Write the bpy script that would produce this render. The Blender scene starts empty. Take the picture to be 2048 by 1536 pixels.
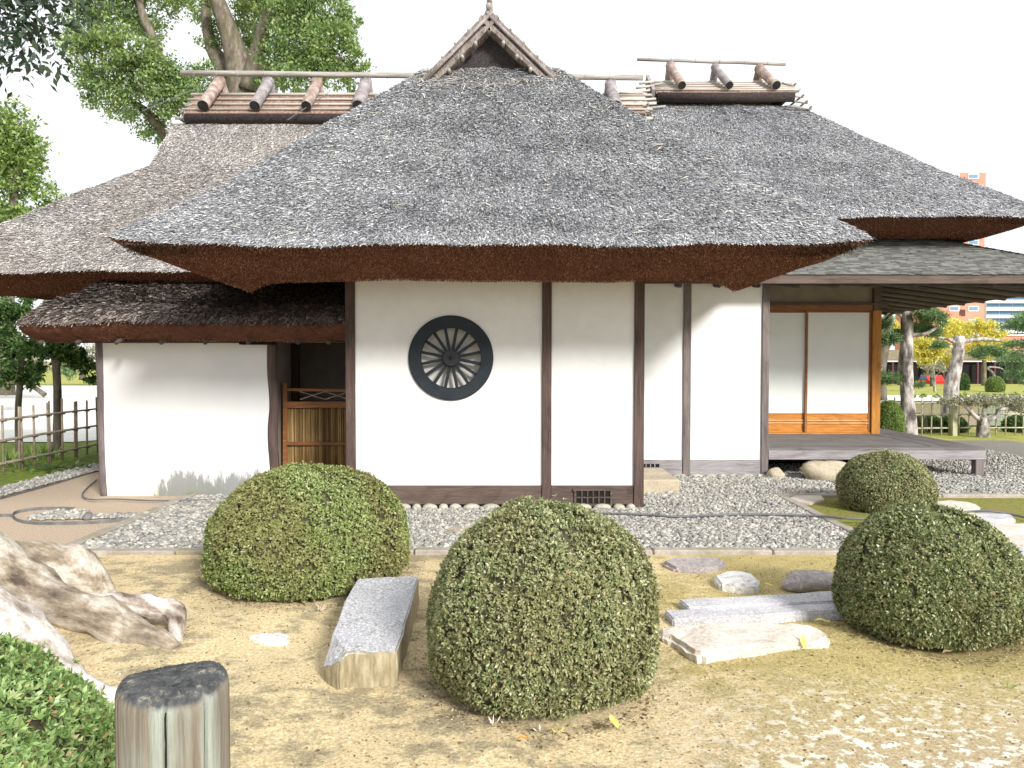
import bpy, bmesh, math, random
import numpy as np
from mathutils import Vector, Matrix, noise as mn
random.seed(7); rng = np.random.default_rng(7)
R = math.radians
sc = bpy.context.scene
# ------------------------------------------------------------------ camera, sky, sun, exposure
CAMZ = 1.5; F = 1538.0; PITCH = R(1.79)
cd = bpy.data.cameras.new('camera'); cam = bpy.data.objects.new('camera', cd)
sc.collection.objects.link(cam); sc.camera = cam
cam.location = (0, 0, CAMZ); cam.rotation_euler = (math.pi/2-PITCH, 0, 0)
cd.sensor_width = 36; cd.lens = 36*F/2048; cd.clip_start = .05; cd.clip_end = 3000
SUN = Vector((.50, -.80, .50)).normalized()
SUN_EL = math.asin(SUN.z); SUN_ROT = math.atan2(SUN.x, SUN.y)
w = bpy.data.worlds.new('World'); sc.world = w; w.use_nodes = True
nt = w.node_tree; nt.nodes.clear()
N = nt.nodes.new; Lk = nt.links.new
out = N('ShaderNodeOutputWorld'); bg = N('ShaderNodeBackground'); bg.inputs[1].default_value = .105
sky = N('ShaderNodeTexSky'); sky.sky_type = 'NISHITA'; sky.sun_disc = False
sky.sun_elevation = SUN_EL; sky.sun_rotation = SUN_ROT; sky.air_density = 1.0; sky.dust_density = 1.5
tc = N('ShaderNodeTexCoord'); mp = N('ShaderNodeMapping'); mp.inputs['Scale'].default_value = (1, 1, 2.2)
nz = N('ShaderNodeTexNoise'); nz.inputs['Scale'].default_value = 1.6; nz.inputs['Detail'].default_value = 6
rp = N('ShaderNodeValToRGB'); rp.color_ramp.elements[0].position = .30; rp.color_ramp.elements[1].position = .52
rp.color_ramp.elements[0].color = (.62, .62, .62, 1)
mx = N('ShaderNodeMix'); mx.data_type = 'RGBA'
mx.inputs[7].default_value = (8.6, 8.9, 9.2, 1)
Lk(tc.outputs['Generated'], mp.inputs[0]); Lk(mp.outputs[0], nz.inputs['Vector']); Lk(nz.outputs[0], rp.inputs[0])
Lk(rp.outputs[0], mx.inputs[0]); Lk(sky.outputs[0], mx.inputs[6]); Lk(mx.outputs[2], bg.inputs[0]); Lk(bg.outputs[0], out.inputs[0])
sd = bpy.data.lights.new('sun', 'SUN'); so = bpy.data.objects.new('sun', sd); sc.collection.objects.link(so)
sd.energy = 4.2; sd.angle = R(13); sd.color = (1, .97, .92)
so.rotation_euler = SUN.to_track_quat('Z', 'Y').to_euler()
vs = sc.view_settings; vs.view_transform = 'Standard'; vs.look = 'None'; vs.exposure = 0.42; vs.gamma = 1; vs.use_curve_mapping = False
sc.render.engine = 'CYCLES'; sc.cycles.max_bounces = 6; sc.cycles.transparent_max_bounces = 6

# ------------------------------------------------------------------ helpers
cp, sp = math.cos(PITCH), math.sin(PITCH)
def ray(px, py):
    a = (px-1024)/F; b = -(py-768)/F
    return Vector((a, cp + b*sp, b*cp - sp))
def W(px, py, Y):
    d = ray(px, py); return Vector((d.x/d.y*Y, Y, CAMZ + d.z/d.y*Y))
def G(px, py, z=0.0):
    d = ray(px, py); t = (z-CAMZ)/d.z; return Vector((d.x*t, d.y*t, z))
def PX(px, Y): return (px-1024)/F*Y*1.0
COL = sc.collection
def tag(o, label=None, cat=None, group=None, kind=None):
    if label: o['label'] = label
    if cat: o['category'] = cat
    if group: o['group'] = group
    if kind: o['kind'] = kind
    return o
def empty(name, loc=(0, 0, 0)):
    o = bpy.data.objects.new(name, None); COL.objects.link(o); o.location = loc; o.empty_display_size = .2
    return o
def link(name, me, m, parent=None, smooth=False):
    o = bpy.data.objects.new(name, me); COL.objects.link(o)
    if m is not None: me.materials.append(m)
    if parent is not None:
        o.parent = parent
        off = Vector((0, 0, 0)); p = parent
        while p is not None: off += p.location; p = p.parent
        o.location = -off
    if smooth: me.polygons.foreach_set('use_smooth', [True]*len(me.polygons))
    return o
def npmesh(name, V, Fc, m, parent=None, smooth=False):
    V = np.asarray(V, dtype=np.float32).reshape(-1, 3); Fc = np.asarray(Fc, dtype=np.int32)
    me = bpy.data.meshes.new(name); k = Fc.shape[1]; n = Fc.shape[0]
    me.vertices.add(len(V)); me.vertices.foreach_set('co', V.ravel())
    me.loops.add(n*k); me.loops.foreach_set('vertex_index', Fc.ravel())
    me.polygons.add(n); me.polygons.foreach_set('loop_start', np.arange(0, n*k, k, dtype=np.int32))
    me.polygons.foreach_set('loop_total', np.full(n, k, dtype=np.int32))
    me.update(calc_edges=True); me.validate()
    return link(name, me, m, parent, smooth)
class MB:
    def __init__(s): s.v = []; s.f = []
    def box(s, a, b):
        x0, y0, z0 = a; x1, y1, z1 = b; n = len(s.v)
        s.v += [(x0,y0,z0),(x1,y0,z0),(x1,y1,z0),(x0,y1,z0),(x0,y0,z1),(x1,y0,z1),(x1,y1,z1),(x0,y1,z1)]
        s.f += [tuple(n+i for i in q) for q in ((0,3,2,1),(4,5,6,7),(0,1,5,4),(1,2,6,5),(2,3,7,6),(3,0,4,7))]
        return s
    def tube(s, pts, rad, n=8, cap=True, wob=0):
        pts = [Vector(p) for p in pts]
        if not hasattr(rad, '__len__'): rad = [rad]*len(pts)
        b = len(s.v); t0 = (pts[1]-pts[0]).normalized()
        up = Vector((0, 0, 1)) if abs(t0.z) < .9 else Vector((1, 0, 0))
        u = t0.cross(up).normalized()
        for i, p in enumerate(pts):
            t = (pts[min(i+1, len(pts)-1)]-pts[max(i-1, 0)]).normalized()
            u = (u - t*u.dot(t)).normalized(); v = t.cross(u)
            for k in range(n):
                a = 2*math.pi*k/n
                q = p + (u*math.cos(a)+v*math.sin(a))*rad[i]*(1+random.uniform(-wob, wob))
                s.v.append(tuple(q))
        for i in range(len(pts)-1):
            for k in range(n):
                k2 = (k+1) % n
                s.f.append((b+i*n+k, b+i*n+k2, b+(i+1)*n+k2, b+(i+1)*n+k))
        if cap:
            s.f.append(tuple(b+k for k in reversed(range(n)))); e = b+(len(pts)-1)*n
            s.f.append(tuple(e+k for k in range(n)))
        return s
    def bar(s, a, b, w, h, up=(0, 0, 1)):     # box beam from a to b
        a = Vector(a); b = Vector(b); t = (b-a).normalized(); u = t.cross(Vector(up)).normalized(); v = u.cross(t)
        n = len(s.v)
        for p in (a, b):
            for (i, j) in ((-1,-1),(1,-1),(1,1),(-1,1)): s.v.append(tuple(p+u*i*w/2+v*j*h/2))
        s.f += [tuple(n+i for i in q) for q in ((0,1,2,3),(7,6,5,4),(0,4,5,1),(1,5,6,2),(2,6,7,3),(3,7,4,0))]
        return s
    def prism(s, poly, d):                    # poly: list of Vectors; d: extrusion vector
        n = len(s.v); k = len(poly); d = Vector(d)
        s.v += [tuple(p) for p in poly] + [tuple(Vector(p)+d) for p in poly]
        s.f.append(tuple(n+i for i in reversed(range(k)))); s.f.append(tuple(n+k+i for i in range(k)))
        for i in range(k):
            j = (i+1) % k; s.f.append((n+i, n+j, n+k+j, n+k+i))
        return s
    def build(s, name, m, parent=None, smooth=False, bevel=0, fix=True):
        me = bpy.data.meshes.new(name); me.from_pydata(s.v, [], s.f)
        if fix:
            bm = bmesh.new(); bm.from_mesh(me); bmesh.ops.recalc_face_normals(bm, faces=bm.faces)
            if bevel: bmesh.ops.bevel(bm, geom=bm.edges[:], offset=bevel, segments=1, affect='EDGES', clamp_overlap=True)
            bm.to_mesh(me); bm.free()
        me.update()
        o = link(name, me, m, parent, smooth)
        return o
def smooth_tube_obj(name, pts, rad, m, parent, n=12, wob=.05, sub=4):
    P, Rr = catmull(pts, rad, sub)
    return MB().tube(P, Rr, n, True, wob).build(name, m, parent, True)
def catmull(pts, rad, sub=4):
    pts = [Vector(p) for p in pts]
    if not hasattr(rad, '__len__'): rad = [rad]*len(pts)
    P = []; Q = []
    for i in range(len(pts)-1):
        p0 = pts[max(i-1,0)]; p1 = pts[i]; p2 = pts[i+1]; p3 = pts[min(i+2, len(pts)-1)]
        for k in range(sub):
            t = k/sub
            P.append(.5*((2*p1)+(p2-p0)*t+(2*p0-5*p1+4*p2-p3)*t*t+(3*p1-p0-3*p2+p3)*t**3))
            Q.append(rad[i]+(rad[i+1]-rad[i])*t)
    P.append(pts[-1]); Q.append(rad[-1])
    return P, Q

# ------------------------------------------------------------------ materials
def newmat(name):
    m = bpy.data.materials.new(name); m.use_nodes = True; t = m.node_tree
    b = t.nodes['Principled BSDF']; b.inputs['Specular IOR Level'].default_value = .3
    return m, t, b
def ramp(t, fac, cols):
    r = t.nodes.new('ShaderNodeValToRGB'); e = r.color_ramp.elements
    while len(e) < len(cols): e.new(.5)
    for i, (p, c) in enumerate(cols): e[i].position = p; e[i].color = (*c, 1)
    t.links.new(fac, r.inputs[0]); return r.outputs[0]
def noise_node(t, scale, detail=5, stretch=(1,1,1), rough=.6, dist=0, coord='Object'):
    c = t.nodes.new('ShaderNodeTexCoord'); mp = t.nodes.new('ShaderNodeMapping'); mp.inputs['Scale'].default_value = stretch
    n = t.nodes.new('ShaderNodeTexNoise'); n.inputs['Scale'].default_value = scale; n.inputs['Detail'].default_value = detail
    n.inputs['Roughness'].default_value = rough; n.inputs['Distortion'].default_value = dist
    t.links.new(c.outputs[coord], mp.inputs[0]); t.links.new(mp.outputs[0], n.inputs['Vector']); return n.outputs[0]
def mixc(t, fac, a, b, mode='MIX'):
    m = t.nodes.new('ShaderNodeMix'); m.data_type = 'RGBA'; m.blend_type = mode
    for s, v in ((0, fac), (6, a), (7, b)):
        if isinstance(v, (int, float)): m.inputs[s].default_value = v
        elif isinstance(v, tuple): m.inputs[s].default_value = (*v, 1)
        else: t.links.new(v, m.inputs[s])
    return m.outputs[2]
def bump(t, b, h, strength=.4, dist=.02, prev=None):
    n = t.nodes.new('ShaderNodeBump'); n.inputs['Strength'].default_value = strength; n.inputs['Distance'].default_value = dist
    t.links.new(h, n.inputs['Height']); t.links.new(n.outputs[0], b.inputs['Normal'])
    if prev is not None: t.links.new(prev, n.inputs['Normal'])
    return n.outputs[0]
def island(t):
    g = t.nodes.new('ShaderNodeNewGeometry'); return g.outputs['Random Per Island']
def mapr(t, v, a, b, c, d):
    m = t.nodes.new('ShaderNodeMapRange'); t.links.new(v, m.inputs[0])
    for i, x in enumerate((a, b, c, d)): m.inputs[i+1].default_value = x
    return m.outputs[0]
ROT = {}
def rough_mat(name, cols, scale=6, detail=8, rough=.85, bs=.4, bd=.01, bscale=None, stretch=(1,1,1), fine=None, spec=.2, big=None, dist=0):
    m, t, b = newmat(name); n = noise_node(t, scale, detail, stretch, dist=dist); c = ramp(t, n, cols)
    if fine:   # (scale, low, high) multiplied speckle
        f = noise_node(t, fine[0], 4, stretch); v = mapr(t, f, .3, .7, fine[1], fine[2]); c = mixc(t, 1.0, c, mk_grey(t, v), 'MULTIPLY')
    if big:    # (scale, colour, amount)
        f = noise_node(t, big[0], 5); v = mapr(t, f, .45, .65, 0, big[2]); c = mixc(t, v, c, big[1])
    t.links.new(c, b.inputs['Base Color']); b.inputs['Roughness'].default_value = rough; b.inputs['Specular IOR Level'].default_value = spec
    h = noise_node(t, bscale or scale*5, 8, stretch, .7); bump(t, b, h, bs, bd)
    return m
def mk_grey(t, v):
    c = t.nodes.new('ShaderNodeCombineColor')
    for i in range(3): t.links.new(v, c.inputs[i])
    return c.outputs[0]
def wood(name, dark, mid, light, axis='Z', scale=1.0, rough=.75):
    st = {'Z': (14, 14, .9), 'X': (.9, 14, 14), 'Y': (14, .9, 14)}[axis]
    m, t, b = newmat(name)
    n = noise_node(t, 2.2*scale, 6, st, .65, 1.2); n2 = noise_node(t, 9*scale, 5, st, .7, .3)
    big = noise_node(t, 1.3, 3)
    # contour-like growth figure
    mu = t.nodes.new('ShaderNodeMath'); mu.operation = 'MULTIPLY'; mu.inputs[1].default_value = 7; 
    n3 = noise_node(t, 1.0*scale, 2, tuple(s*.25 if s > 1 else s*.8 for s in st), .4, .2); t.links.new(n3, mu.inputs[0])
    fr = t.nodes.new('ShaderNodeMath'); fr.operation = 'FRACT'; t.links.new(mu.outputs[0], fr.inputs[0])
    pr = mapr(t, fr.outputs[0], .0, .35, .55, 1.0)
    c = ramp(t, n, [(.25, dark), (.5, mid), (.75, light)])
    c = mixc(t, 1.0, c, mk_grey(t, mapr(t, n2, .3, .7, .6, 1.25)), 'MULTIPLY')
    c = mixc(t, .7, c, mk_grey(t, pr), 'MULTIPLY')
    c = mixc(t, mapr(t, big, .4, .7, 0, .45), c, light)
    t.links.new(c, b.inputs['Base Color']); b.inputs['Roughness'].default_value = rough
    bump(t, b, n2, .5, .004); return m
def leafmat(name, cols, trans=.3, rough=.5, big=None, spec=.4):
    m, t, b = newmat(name); c = ramp(t, island(t), cols)
    if big:
        f = noise_node(t, big[0], 3); c = mixc(t, mapr(t, f, .42, .62, 0, big[2]), c, big[1])
    t.links.new(c, b.inputs['Base Color']); b.inputs['Roughness'].default_value = rough; b.inputs['Specular IOR Level'].default_value = spec
    tr = t.nodes.new('ShaderNodeBsdfTranslucent'); hs = t.nodes.new('ShaderNodeHueSaturation'); hs.inputs['Value'].default_value = 1.5; hs.inputs['Saturation'].default_value = 1.1
    t.links.new(c, hs.inputs['Color']); t.links.new(hs.outputs[0], tr.inputs[0])
    mxs = t.nodes.new('ShaderNodeMixShader'); mxs.inputs[0].default_value = trans
    o = t.nodes['Material Output']; t.links.new(b.outputs[0], mxs.inputs[1]); t.links.new(tr.outputs[0], mxs.inputs[2]); t.links.new(mxs.outputs[0], o.inputs[0])
    return m
M = {}
M['plaster'] = rough_mat('plaster', [(.3, (.74,.74,.73)), (.7, (.82,.82,.81))], 1.4, 6, .92, .25, .004, 60, fine=(9, .96, 1.02))
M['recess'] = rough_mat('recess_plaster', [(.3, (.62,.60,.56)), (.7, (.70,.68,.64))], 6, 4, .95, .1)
M['greywall'] = rough_mat('shade_grey_wall', [(.3, (.20,.17,.14)), (.7, (.28,.24,.20))], 4, 6, .95, .3)  # deep shade of the entry plaster put into the grey; also upper wall colour
def stained():
    m, t, b = newmat('stained_plaster')
    base = ramp(t, noise_node(t, 1.4, 6), [(.3, (.73,.74,.74)), (.7, (.82,.82,.81))])
    g = t.nodes.new('ShaderNodeNewGeometry'); s = t.nodes.new('ShaderNodeSeparateXYZ'); t.links.new(g.outputs['Position'], s.inputs[0])
    # mould creeping up from the ground, vertical streaks
    st = noise_node(t, 4.5, 10, (2.6, 1, .6), .78); hz = mapr(t, s.outputs['Z'], .03, .42, 1, 0)
    xm = mapr(t, s.outputs['X'], -4.15, -3.75, 0, 1)
    a = t.nodes.new('ShaderNodeMath'); a.operation = 'MULTIPLY'; t.links.new(hz, a.inputs[0]); t.links.new(xm, a.inputs[1])
    a2 = t.nodes.new('ShaderNodeMath'); a2.operation = 'ADD'; t.links.new(a.outputs[0], a2.inputs[0]); t.links.new(mapr(t, st, .3, .7, -.45, .45), a2.inputs[1])
    fac = mapr(t, a2.outputs[0], .34, .62, 0, .8)
    ye = t.nodes.new('ShaderNodeMath'); ye.operation = 'MULTIPLY'; t.links.new(mapr(t, s.outputs['Z'], .0, .22, 1, 0), ye.inputs[0]); t.links.new(mapr(t, noise_node(t, 3, 4), .35, .6, 0, .6), ye.inputs[1])
    c = mixc(t, ye.outputs[0], base, (.44, .45, .24)); c = mixc(t, fac, c, (.13, .135, .13))
    t.links.new(c, b.inputs['Base Color']); b.inputs['Roughness'].default_value = .93; bump(t, b, noise_node(t, 40, 6), .3, .004); return m
M['stained'] = stained()
M['post'] = wood('weathered_post_wood', (.045,.028,.024), (.085,.055,.047), (.15,.105,.09), 'Z')
M['sill'] = wood('weathered_sill_wood', (.05,.034,.028), (.10,.07,.058), (.17,.125,.105), 'X')
M['greysill'] = wood('silvered_sill_wood', (.16,.14,.14), (.26,.24,.245), (.38,.36,.37), 'X')
M['greypost'] = wood('silvered_post_wood', (.09,.07,.065), (.15,.12,.115), (.24,.21,.205), 'Z')
M['plank'] = wood('veranda_plank_wood', (.08,.07,.066), (.145,.13,.125), (.23,.215,.205), 'X')
M['planky'] = wood('veranda_side_plank_wood', (.08,.07,.066), (.145,.13,.125), (.23,.215,.205), 'Y')
M['rafter'] = wood('rafter_wood', (.05,.04,.037), (.09,.07,.062), (.14,.11,.10), 'Y')
M['rafterx'] = wood('side_rafter_wood', (.06,.05,.045), (.11,.09,.08), (.17,.14,.125), 'X')
M['amber'] = wood('amber_door_wood', (.30,.10,.012), (.46,.17,.022), (.58,.25,.045), 'X', rough=.5)
M['amberlight'] = wood('light_amber_batten', (.50,.24,.09), (.62,.33,.15), (.7,.42,.22), 'X', rough=.5)
M['amberz'] = wood('amber_post_wood', (.26,.10,.015), (.42,.17,.025), (.52,.24,.04), 'Z', rough=.5)
M['brownrail'] = wood('brown_rail_wood', (.16,.06,.02), (.25,.10,.035), (.34,.15,.06), 'X', rough=.6)
M['paper'] = rough_mat('shoji_paper', [(.3, (.70,.72,.70)), (.7, (.75,.77,.75))], 3, 3, .9, .05)
M['black'] = rough_mat('black_lacquered_wood', [(.3, (.010,.015,.020)), (.7, (.018,.026,.034))], 8, 4, .6, .1, spec=.3)
M['hub'] = rough_mat('wheel_hub_wood', [(.3, (.022,.022,.028)), (.7, (.035,.035,.042))], 8, 4, .6, .1)
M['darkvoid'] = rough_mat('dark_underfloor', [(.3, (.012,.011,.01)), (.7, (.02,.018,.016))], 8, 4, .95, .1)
M['under'] = rough_mat('cut_thatch_brown', [(.25, (.09,.038,.024)), (.5, (.19,.082,.05)), (.75, (.28,.13,.082))], 18, 8, .95, 1.0, .03, 90, fine=(130, .55, 1.35), big=(1.6, (.11,.04,.024), .5))
M['thatchbase'] = rough_mat('thatch_base', [(.3, (.09,.09,.092)), (.6, (.20,.20,.20)), (.8, (.34,.34,.34))], 60, 8, .95, 1.0, .03, 90)
def strawmat(name, c0, c1, c2, c3, tint, ta):
    m, t, b = newmat(name); c = ramp(t, island(t), [(0, c0), (.35, c1), (.8, c2), (1, c3)])
    f = noise_node(t, .9, 4); c = mixc(t, mapr(t, f, .45, .65, 0, ta), c, tint, 'MULTIPLY')
    f2 = noise_node(t, 3.2, 5); c = mixc(t, 1.0, c, mk_grey(t, mapr(t, f2, .3, .7, .78, 1.2)), 'MULTIPLY')
    t.links.new(c, b.inputs['Base Color']); b.inputs['Roughness'].default_value = .8; b.inputs['Specular IOR Level'].default_value = .25; return m
M['straw'] = strawmat('weathered_straw', (.12,.122,.128), (.27,.274,.288), (.44,.445,.458), (.78,.78,.78), (.84,.83,.88), .6)
M['strawbrown'] = strawmat('brownish_straw', (.13,.118,.11), (.30,.28,.265), (.47,.44,.42), (.80,.77,.74), (.95,.88,.84), .6)
M['strawdark'] = strawmat('dark_brown_straw', (.03,.022,.018), (.09,.07,.06), (.22,.18,.16), (.42,.36,.32), (.9,.8,.75), .5)
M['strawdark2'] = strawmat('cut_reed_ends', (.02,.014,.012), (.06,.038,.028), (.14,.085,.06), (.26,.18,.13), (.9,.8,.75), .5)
M['reedface'] = strawmat('reddish_cut_reeds', (.09,.042,.026), (.24,.11,.066), (.40,.19,.115), (.60,.36,.24), (.9,.8,.75), .5)
M['strawpale'] = rough_mat('loose_pale_straw', [(.3, (.5,.42,.32)), (.7, (.75,.68,.58))], 3, 3, .8, .1)
M['bamboo'] = rough_mat('grey_bamboo', [(.3, (.26,.24,.22)), (.7, (.44,.42,.39))], 5, 5, .6, .2, .004, 40, stretch=(.3,3,3), fine=(14, .7, 1.15))
M['bamboopale'] = rough_mat('sunbleached_bamboo', [(.3, (.36,.32,.28)), (.7, (.60,.56,.50))], 5, 5, .6, .2, .004, 40, stretch=(.3,3,3), fine=(14, .75, 1.1))
M['bark'] = rough_mat('bark_log', [(.25, (.13,.09,.075)), (.5, (.32,.25,.215)), (.75, (.60,.54,.50))], 8, 8, .9, .8, .015, 40, big=(3.2, (.36,.16,.08), .35))
M['barkgrey'] = rough_mat('grey_bark_log', [(.25, (.14,.12,.12)), (.5, (.28,.25,.25)), (.75, (.45,.42,.42))], 9, 8, .9, .8, .015, 40)
M['char'] = rough_mat('dark_log_end', [(.3, (.012,.011,.012)), (.7, (.04,.036,.036))], 20, 4, .9, .3)
M['darkroll'] = rough_mat('dark_reed_roll', [(.3, (.02,.016,.016)), (.7, (.06,.048,.046))], 30, 6, .95, .8, .01, 90)
M['barksheet'] = rough_mat('bark_sheet', [(.25, (.10,.06,.045)), (.5, (.28,.18,.14)), (.78, (.55,.43,.36))], 14, 8, .9, .9, .02, 40, stretch=(2.2, .6, .6), dist=1.5)
M['vergebark'] = rough_mat('grey_brown_verge_bark', [(.25, (.09,.07,.06)), (.5, (.22,.185,.165)), (.78, (.48,.43,.40))], 12, 8, .9, .9, .02, 40, stretch=(2.2,.6,.6), dist=1.2)
M['gable'] = rough_mat('dark_gable_thatch', [(.3, (.035,.030,.034)), (.7, (.085,.075,.08))], 40, 8, .95, 1.0, .02, 110)
M['shingle'] = rough_mat('grey_shingle', [(.3, (.13,.13,.12)), (.7, (.25,.25,.235))], 10, 6, .9, .5, .004, 60)
m, t, b = newmat('shingle_rows'); c = ramp(t, island(t), [(0, (.07,.07,.066)), (.5, (.125,.125,.115)), (1, (.21,.21,.195))]); t.links.new(c, b.inputs['Base Color']); b.inputs['Roughness'].default_value = .9; M['shinglerow'] = m
M['reed'] = None
m, t, b = newmat('reed_panel'); c = ramp(t, island(t), [(0, (.13,.07,.02)), (.5, (.26,.16,.06)), (1, (.42,.28,.12))])
c = mixc(t, 1, c, mk_grey(t, mapr(t, noise_node(t, 20, 4, (1,1,.2)), .3, .7, .7, 1.2)), 'MULTIPLY'); t.links.new(c, b.inputs['Base Color']); b.inputs['Roughness'].default_value = .6; M['reed'] = m
def granite(name, base, dark, light, s=70):
    m, t, b = newmat(name)
    c = ramp(t, noise_node(t, s, 6, rough=.8), [(.32, dark), (.5, base), (.66, light)])
    c = mixc(t, mapr(t, noise_node(t, 3.5, 6), .45, .68, 0, .55), c, tuple(min(1, x*1.5) for x in base))
    t.links.new(c, b.inputs['Base Color']); b.inputs['Roughness'].default_value = .85; b.inputs['Specular IOR Level'].default_value = .25
    bump(t, b, noise_node(t, s, 8, rough=.75), .6, .008); return m
M['granite'] = granite('grey_granite', (.46,.445,.46), (.22,.21,.225), (.75,.74,.75))
def slabmat():
    m, t, b = newmat('long_slab_granite')
    top = ramp(t, noise_node(t, 75, 6, rough=.8), [(.36, (.17,.165,.175)), (.5, (.42,.41,.425)), (.62, (.78,.77,.78))])
    top = mixc(t, mapr(t, noise_node(t, 3.5, 6), .48, .68, 0, .5), top, (.56,.55,.58))
    side = ramp(t, noise_node(t, 14, 6, (3, 3, .6)), [(.3, (.20,.16,.09)), (.6, (.40,.34,.22)), (.75, (.50,.45,.33))])
    g = t.nodes.new('ShaderNodeNewGeometry'); s = t.nodes.new('ShaderNodeSeparateXYZ'); t.links.new(g.outputs['Normal'], s.inputs[0])
    ad = t.nodes.new('ShaderNodeMath'); ad.operation = 'ADD'; t.links.new(s.outputs['Z'], ad.inputs[0]); t.links.new(mapr(t, noise_node(t, 25, 5), .3, .7, -.2, .2), ad.inputs[1])
    c = mixc(t, mapr(t, ad.outputs[0], .3, .55, 0, 1), side, top)
    t.links.new(c, b.inputs['Base Color']); b.inputs['Roughness'].default_value = .85; bump(t, b, noise_node(t, 70, 8, rough=.75), .6, .008); return m
M['slab'] = slabmat()
M['pinkstone'] = granite('pinkish_stone', (.58,.51,.44), (.38,.31,.26), (.76,.70,.63), 35)
M['mauvestone'] = granite('mauve_stone', (.36,.315,.305), (.22,.185,.18), (.55,.50,.48), 30)
M['whitestone'] = granite('white_flecked_stone', (.66,.64,.61), (.26,.22,.20), (.82,.80,.78), 30)
M['tanstone'] = granite('tan_stone', (.40,.34,.25), (.27,.22,.15), (.52,.46,.36), 40)
M['footstone'] = granite('pale_footing_stone', (.40,.38,.31), (.27,.25,.20), (.52,.50,.43), 25)
M['kerb'] = rough_mat('pale_kerb_stone', [(.3, (.30,.26,.22)), (.7, (.44,.40,.36))], 9, 8, .9, .6, .006, 70, fine=(40, .8, 1.15), big=(2.2, (.24,.22,.12), .6))
m, t, b = newmat('gravel_stones'); c = ramp(t, island(t), [(0, (.17,.17,.165)), (.3, (.28,.272,.25)), (.65, (.38,.365,.325)), (1, (.54,.515,.455))])
c = mixc(t, 1, c, mk_grey(t, mapr(t, noise_node(t, 60, 3), .3, .7, .8, 1.15)), 'MULTIPLY')
c = mixc(t, mapr(t, noise_node(t, .8, 4), .45, .62, 0, .55), c, (.50, .46, .34), 'MULTIPLY') if False else c
t.links.new(c, b.inputs['Base Color']); b.inputs['Roughness'].default_value = .8; M['gravel'] = m
M['gravelbase'] = rough_mat('gravel_bed_soil', [(.3, (.16,.15,.13)), (.7, (.28,.26,.22))], 40, 6, .95, .6)
M['mortar'] = rough_mat('cobble_mortar', [(.3, (.20,.185,.165)), (.7, (.30,.28,.25))], 14, 6, .95, .6, .01, 60)
M['hose'] = rough_mat('grey_hose', [(.3, (.10,.105,.11)), (.7, (.16,.165,.17))], 3, 2, .5, .05)
M['darkedge'] = rough_mat('dark_plastic_edging', [(.3, (.10,.10,.10)), (.7, (.20,.20,.195))], 9, 4, .7, .2)
# ground
def groundmat():
    m, t, b = newmat('mossy_ground')
    g = t.nodes.new('ShaderNodeNewGeometry'); s = t.nodes.new('ShaderNodeSeparateXYZ'); t.links.new(g.outputs['Position'], s.inputs[0])
    fine = noise_node(t, 70, 8, rough=.8); mid = noise_node(t, 6, 8, (1,1.4,1), .7); big = noise_node(t, 1.15, 6, rough=.6)
    sand = ramp(t, fine, [(.34, (.33,.235,.13)), (.5, (.68,.535,.30)), (.64, (.90,.79,.55))])
    moss = ramp(t, fine, [(.32, (.19,.15,.05)), (.5, (.44,.355,.125)), (.68, (.70,.60,.30))])
    olive = ramp(t, fine, [(.34, (.17,.14,.09)), (.52, (.34,.285,.18)), (.68, (.56,.48,.33))])
    dirt = ramp(t, fine, [(.34, (.28,.20,.14)), (.5, (.50,.39,.29)), (.66, (.70,.60,.48))])
    mb = t.nodes.new('ShaderNodeMath'); mb.operation = 'ADD'; t.links.new(mid, mb.inputs[0]); t.links.new(big, mb.inputs[1])
    c = mixc(t, mapr(t, mb.outputs[0], .96, 1.10, 0, .9), sand, olive)
    # moss grows on the right hand part
    xm = t.nodes.new('ShaderNodeMath'); xm.operation = 'ADD'; t.links.new(mapr(t, s.outputs['X'], -.2, 1.6, -.55, .45), xm.inputs[0]); t.links.new(mapr(t, mb.outputs[0], .75, 1.25, -.4, .4), xm.inputs[1])
    c = mixc(t, mapr(t, xm.outputs[0], -.1, .25, 0, .75), c, moss)
    # bare reddish dirt behind the left kerb
    dm = t.nodes.new('ShaderNodeMath'); dm.operation = 'MULTIPLY'; t.links.new(mapr(t, s.outputs['X'], -3.6, -3.3, 1, 0), dm.inputs[0]); t.links.new(mapr(t, s.outputs['Y'], 5.2, 6.0, 0, 1), dm.inputs[1])
    c = mixc(t, dm.outputs[0], c, dirt)
    # chalky lichen flakes, thick in the right foreground
    vor = noise_node(t, 17, 9, (1, 1.1, 1), .62, .15)
    lm = t.nodes.new('ShaderNodeMath'); lm.operation = 'MULTIPLY'
    lx = mapr(t, s.outputs['X'], .45, 1.3, 0, 1); ly = mapr(t, s.outputs['Y'], 3.7, 2.9, 0, 1); t.links.new(lx, lm.inputs[0]); t.links.new(ly, lm.inputs[1])
    la = t.nodes.new('ShaderNodeMath'); la.operation = 'MULTIPLY'; t.links.new(lm.outputs[0], la.inputs[0]); t.links.new(mapr(t, vor, .53, .57, 0, .95), la.inputs[1])
    c = mixc(t, mapr(t, lm.outputs[0], 0, 1, 0, .55), c, dirt)
    c = mixc(t, la.outputs[0], c, (.88, .83, .72))
    # far ground is lawn
    c = mixc(t, mapr(t, s.outputs['Y'], 11, 13.5, 0, 1), c, ramp(t, noise_node(t, 3, 6), [(.3, (.22,.24,.05)), (.7, (.44,.42,.13))]))
    t.links.new(c, b.inputs['Base Color']); b.inputs['Roughness'].default_value = .95; b.inputs['Specular IOR Level'].default_value = .1
    p = bump(t, b, mid, .5, .02); bump(t, b, fine, .8, .012, p); return m
M['ground'] = groundmat()
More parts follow.
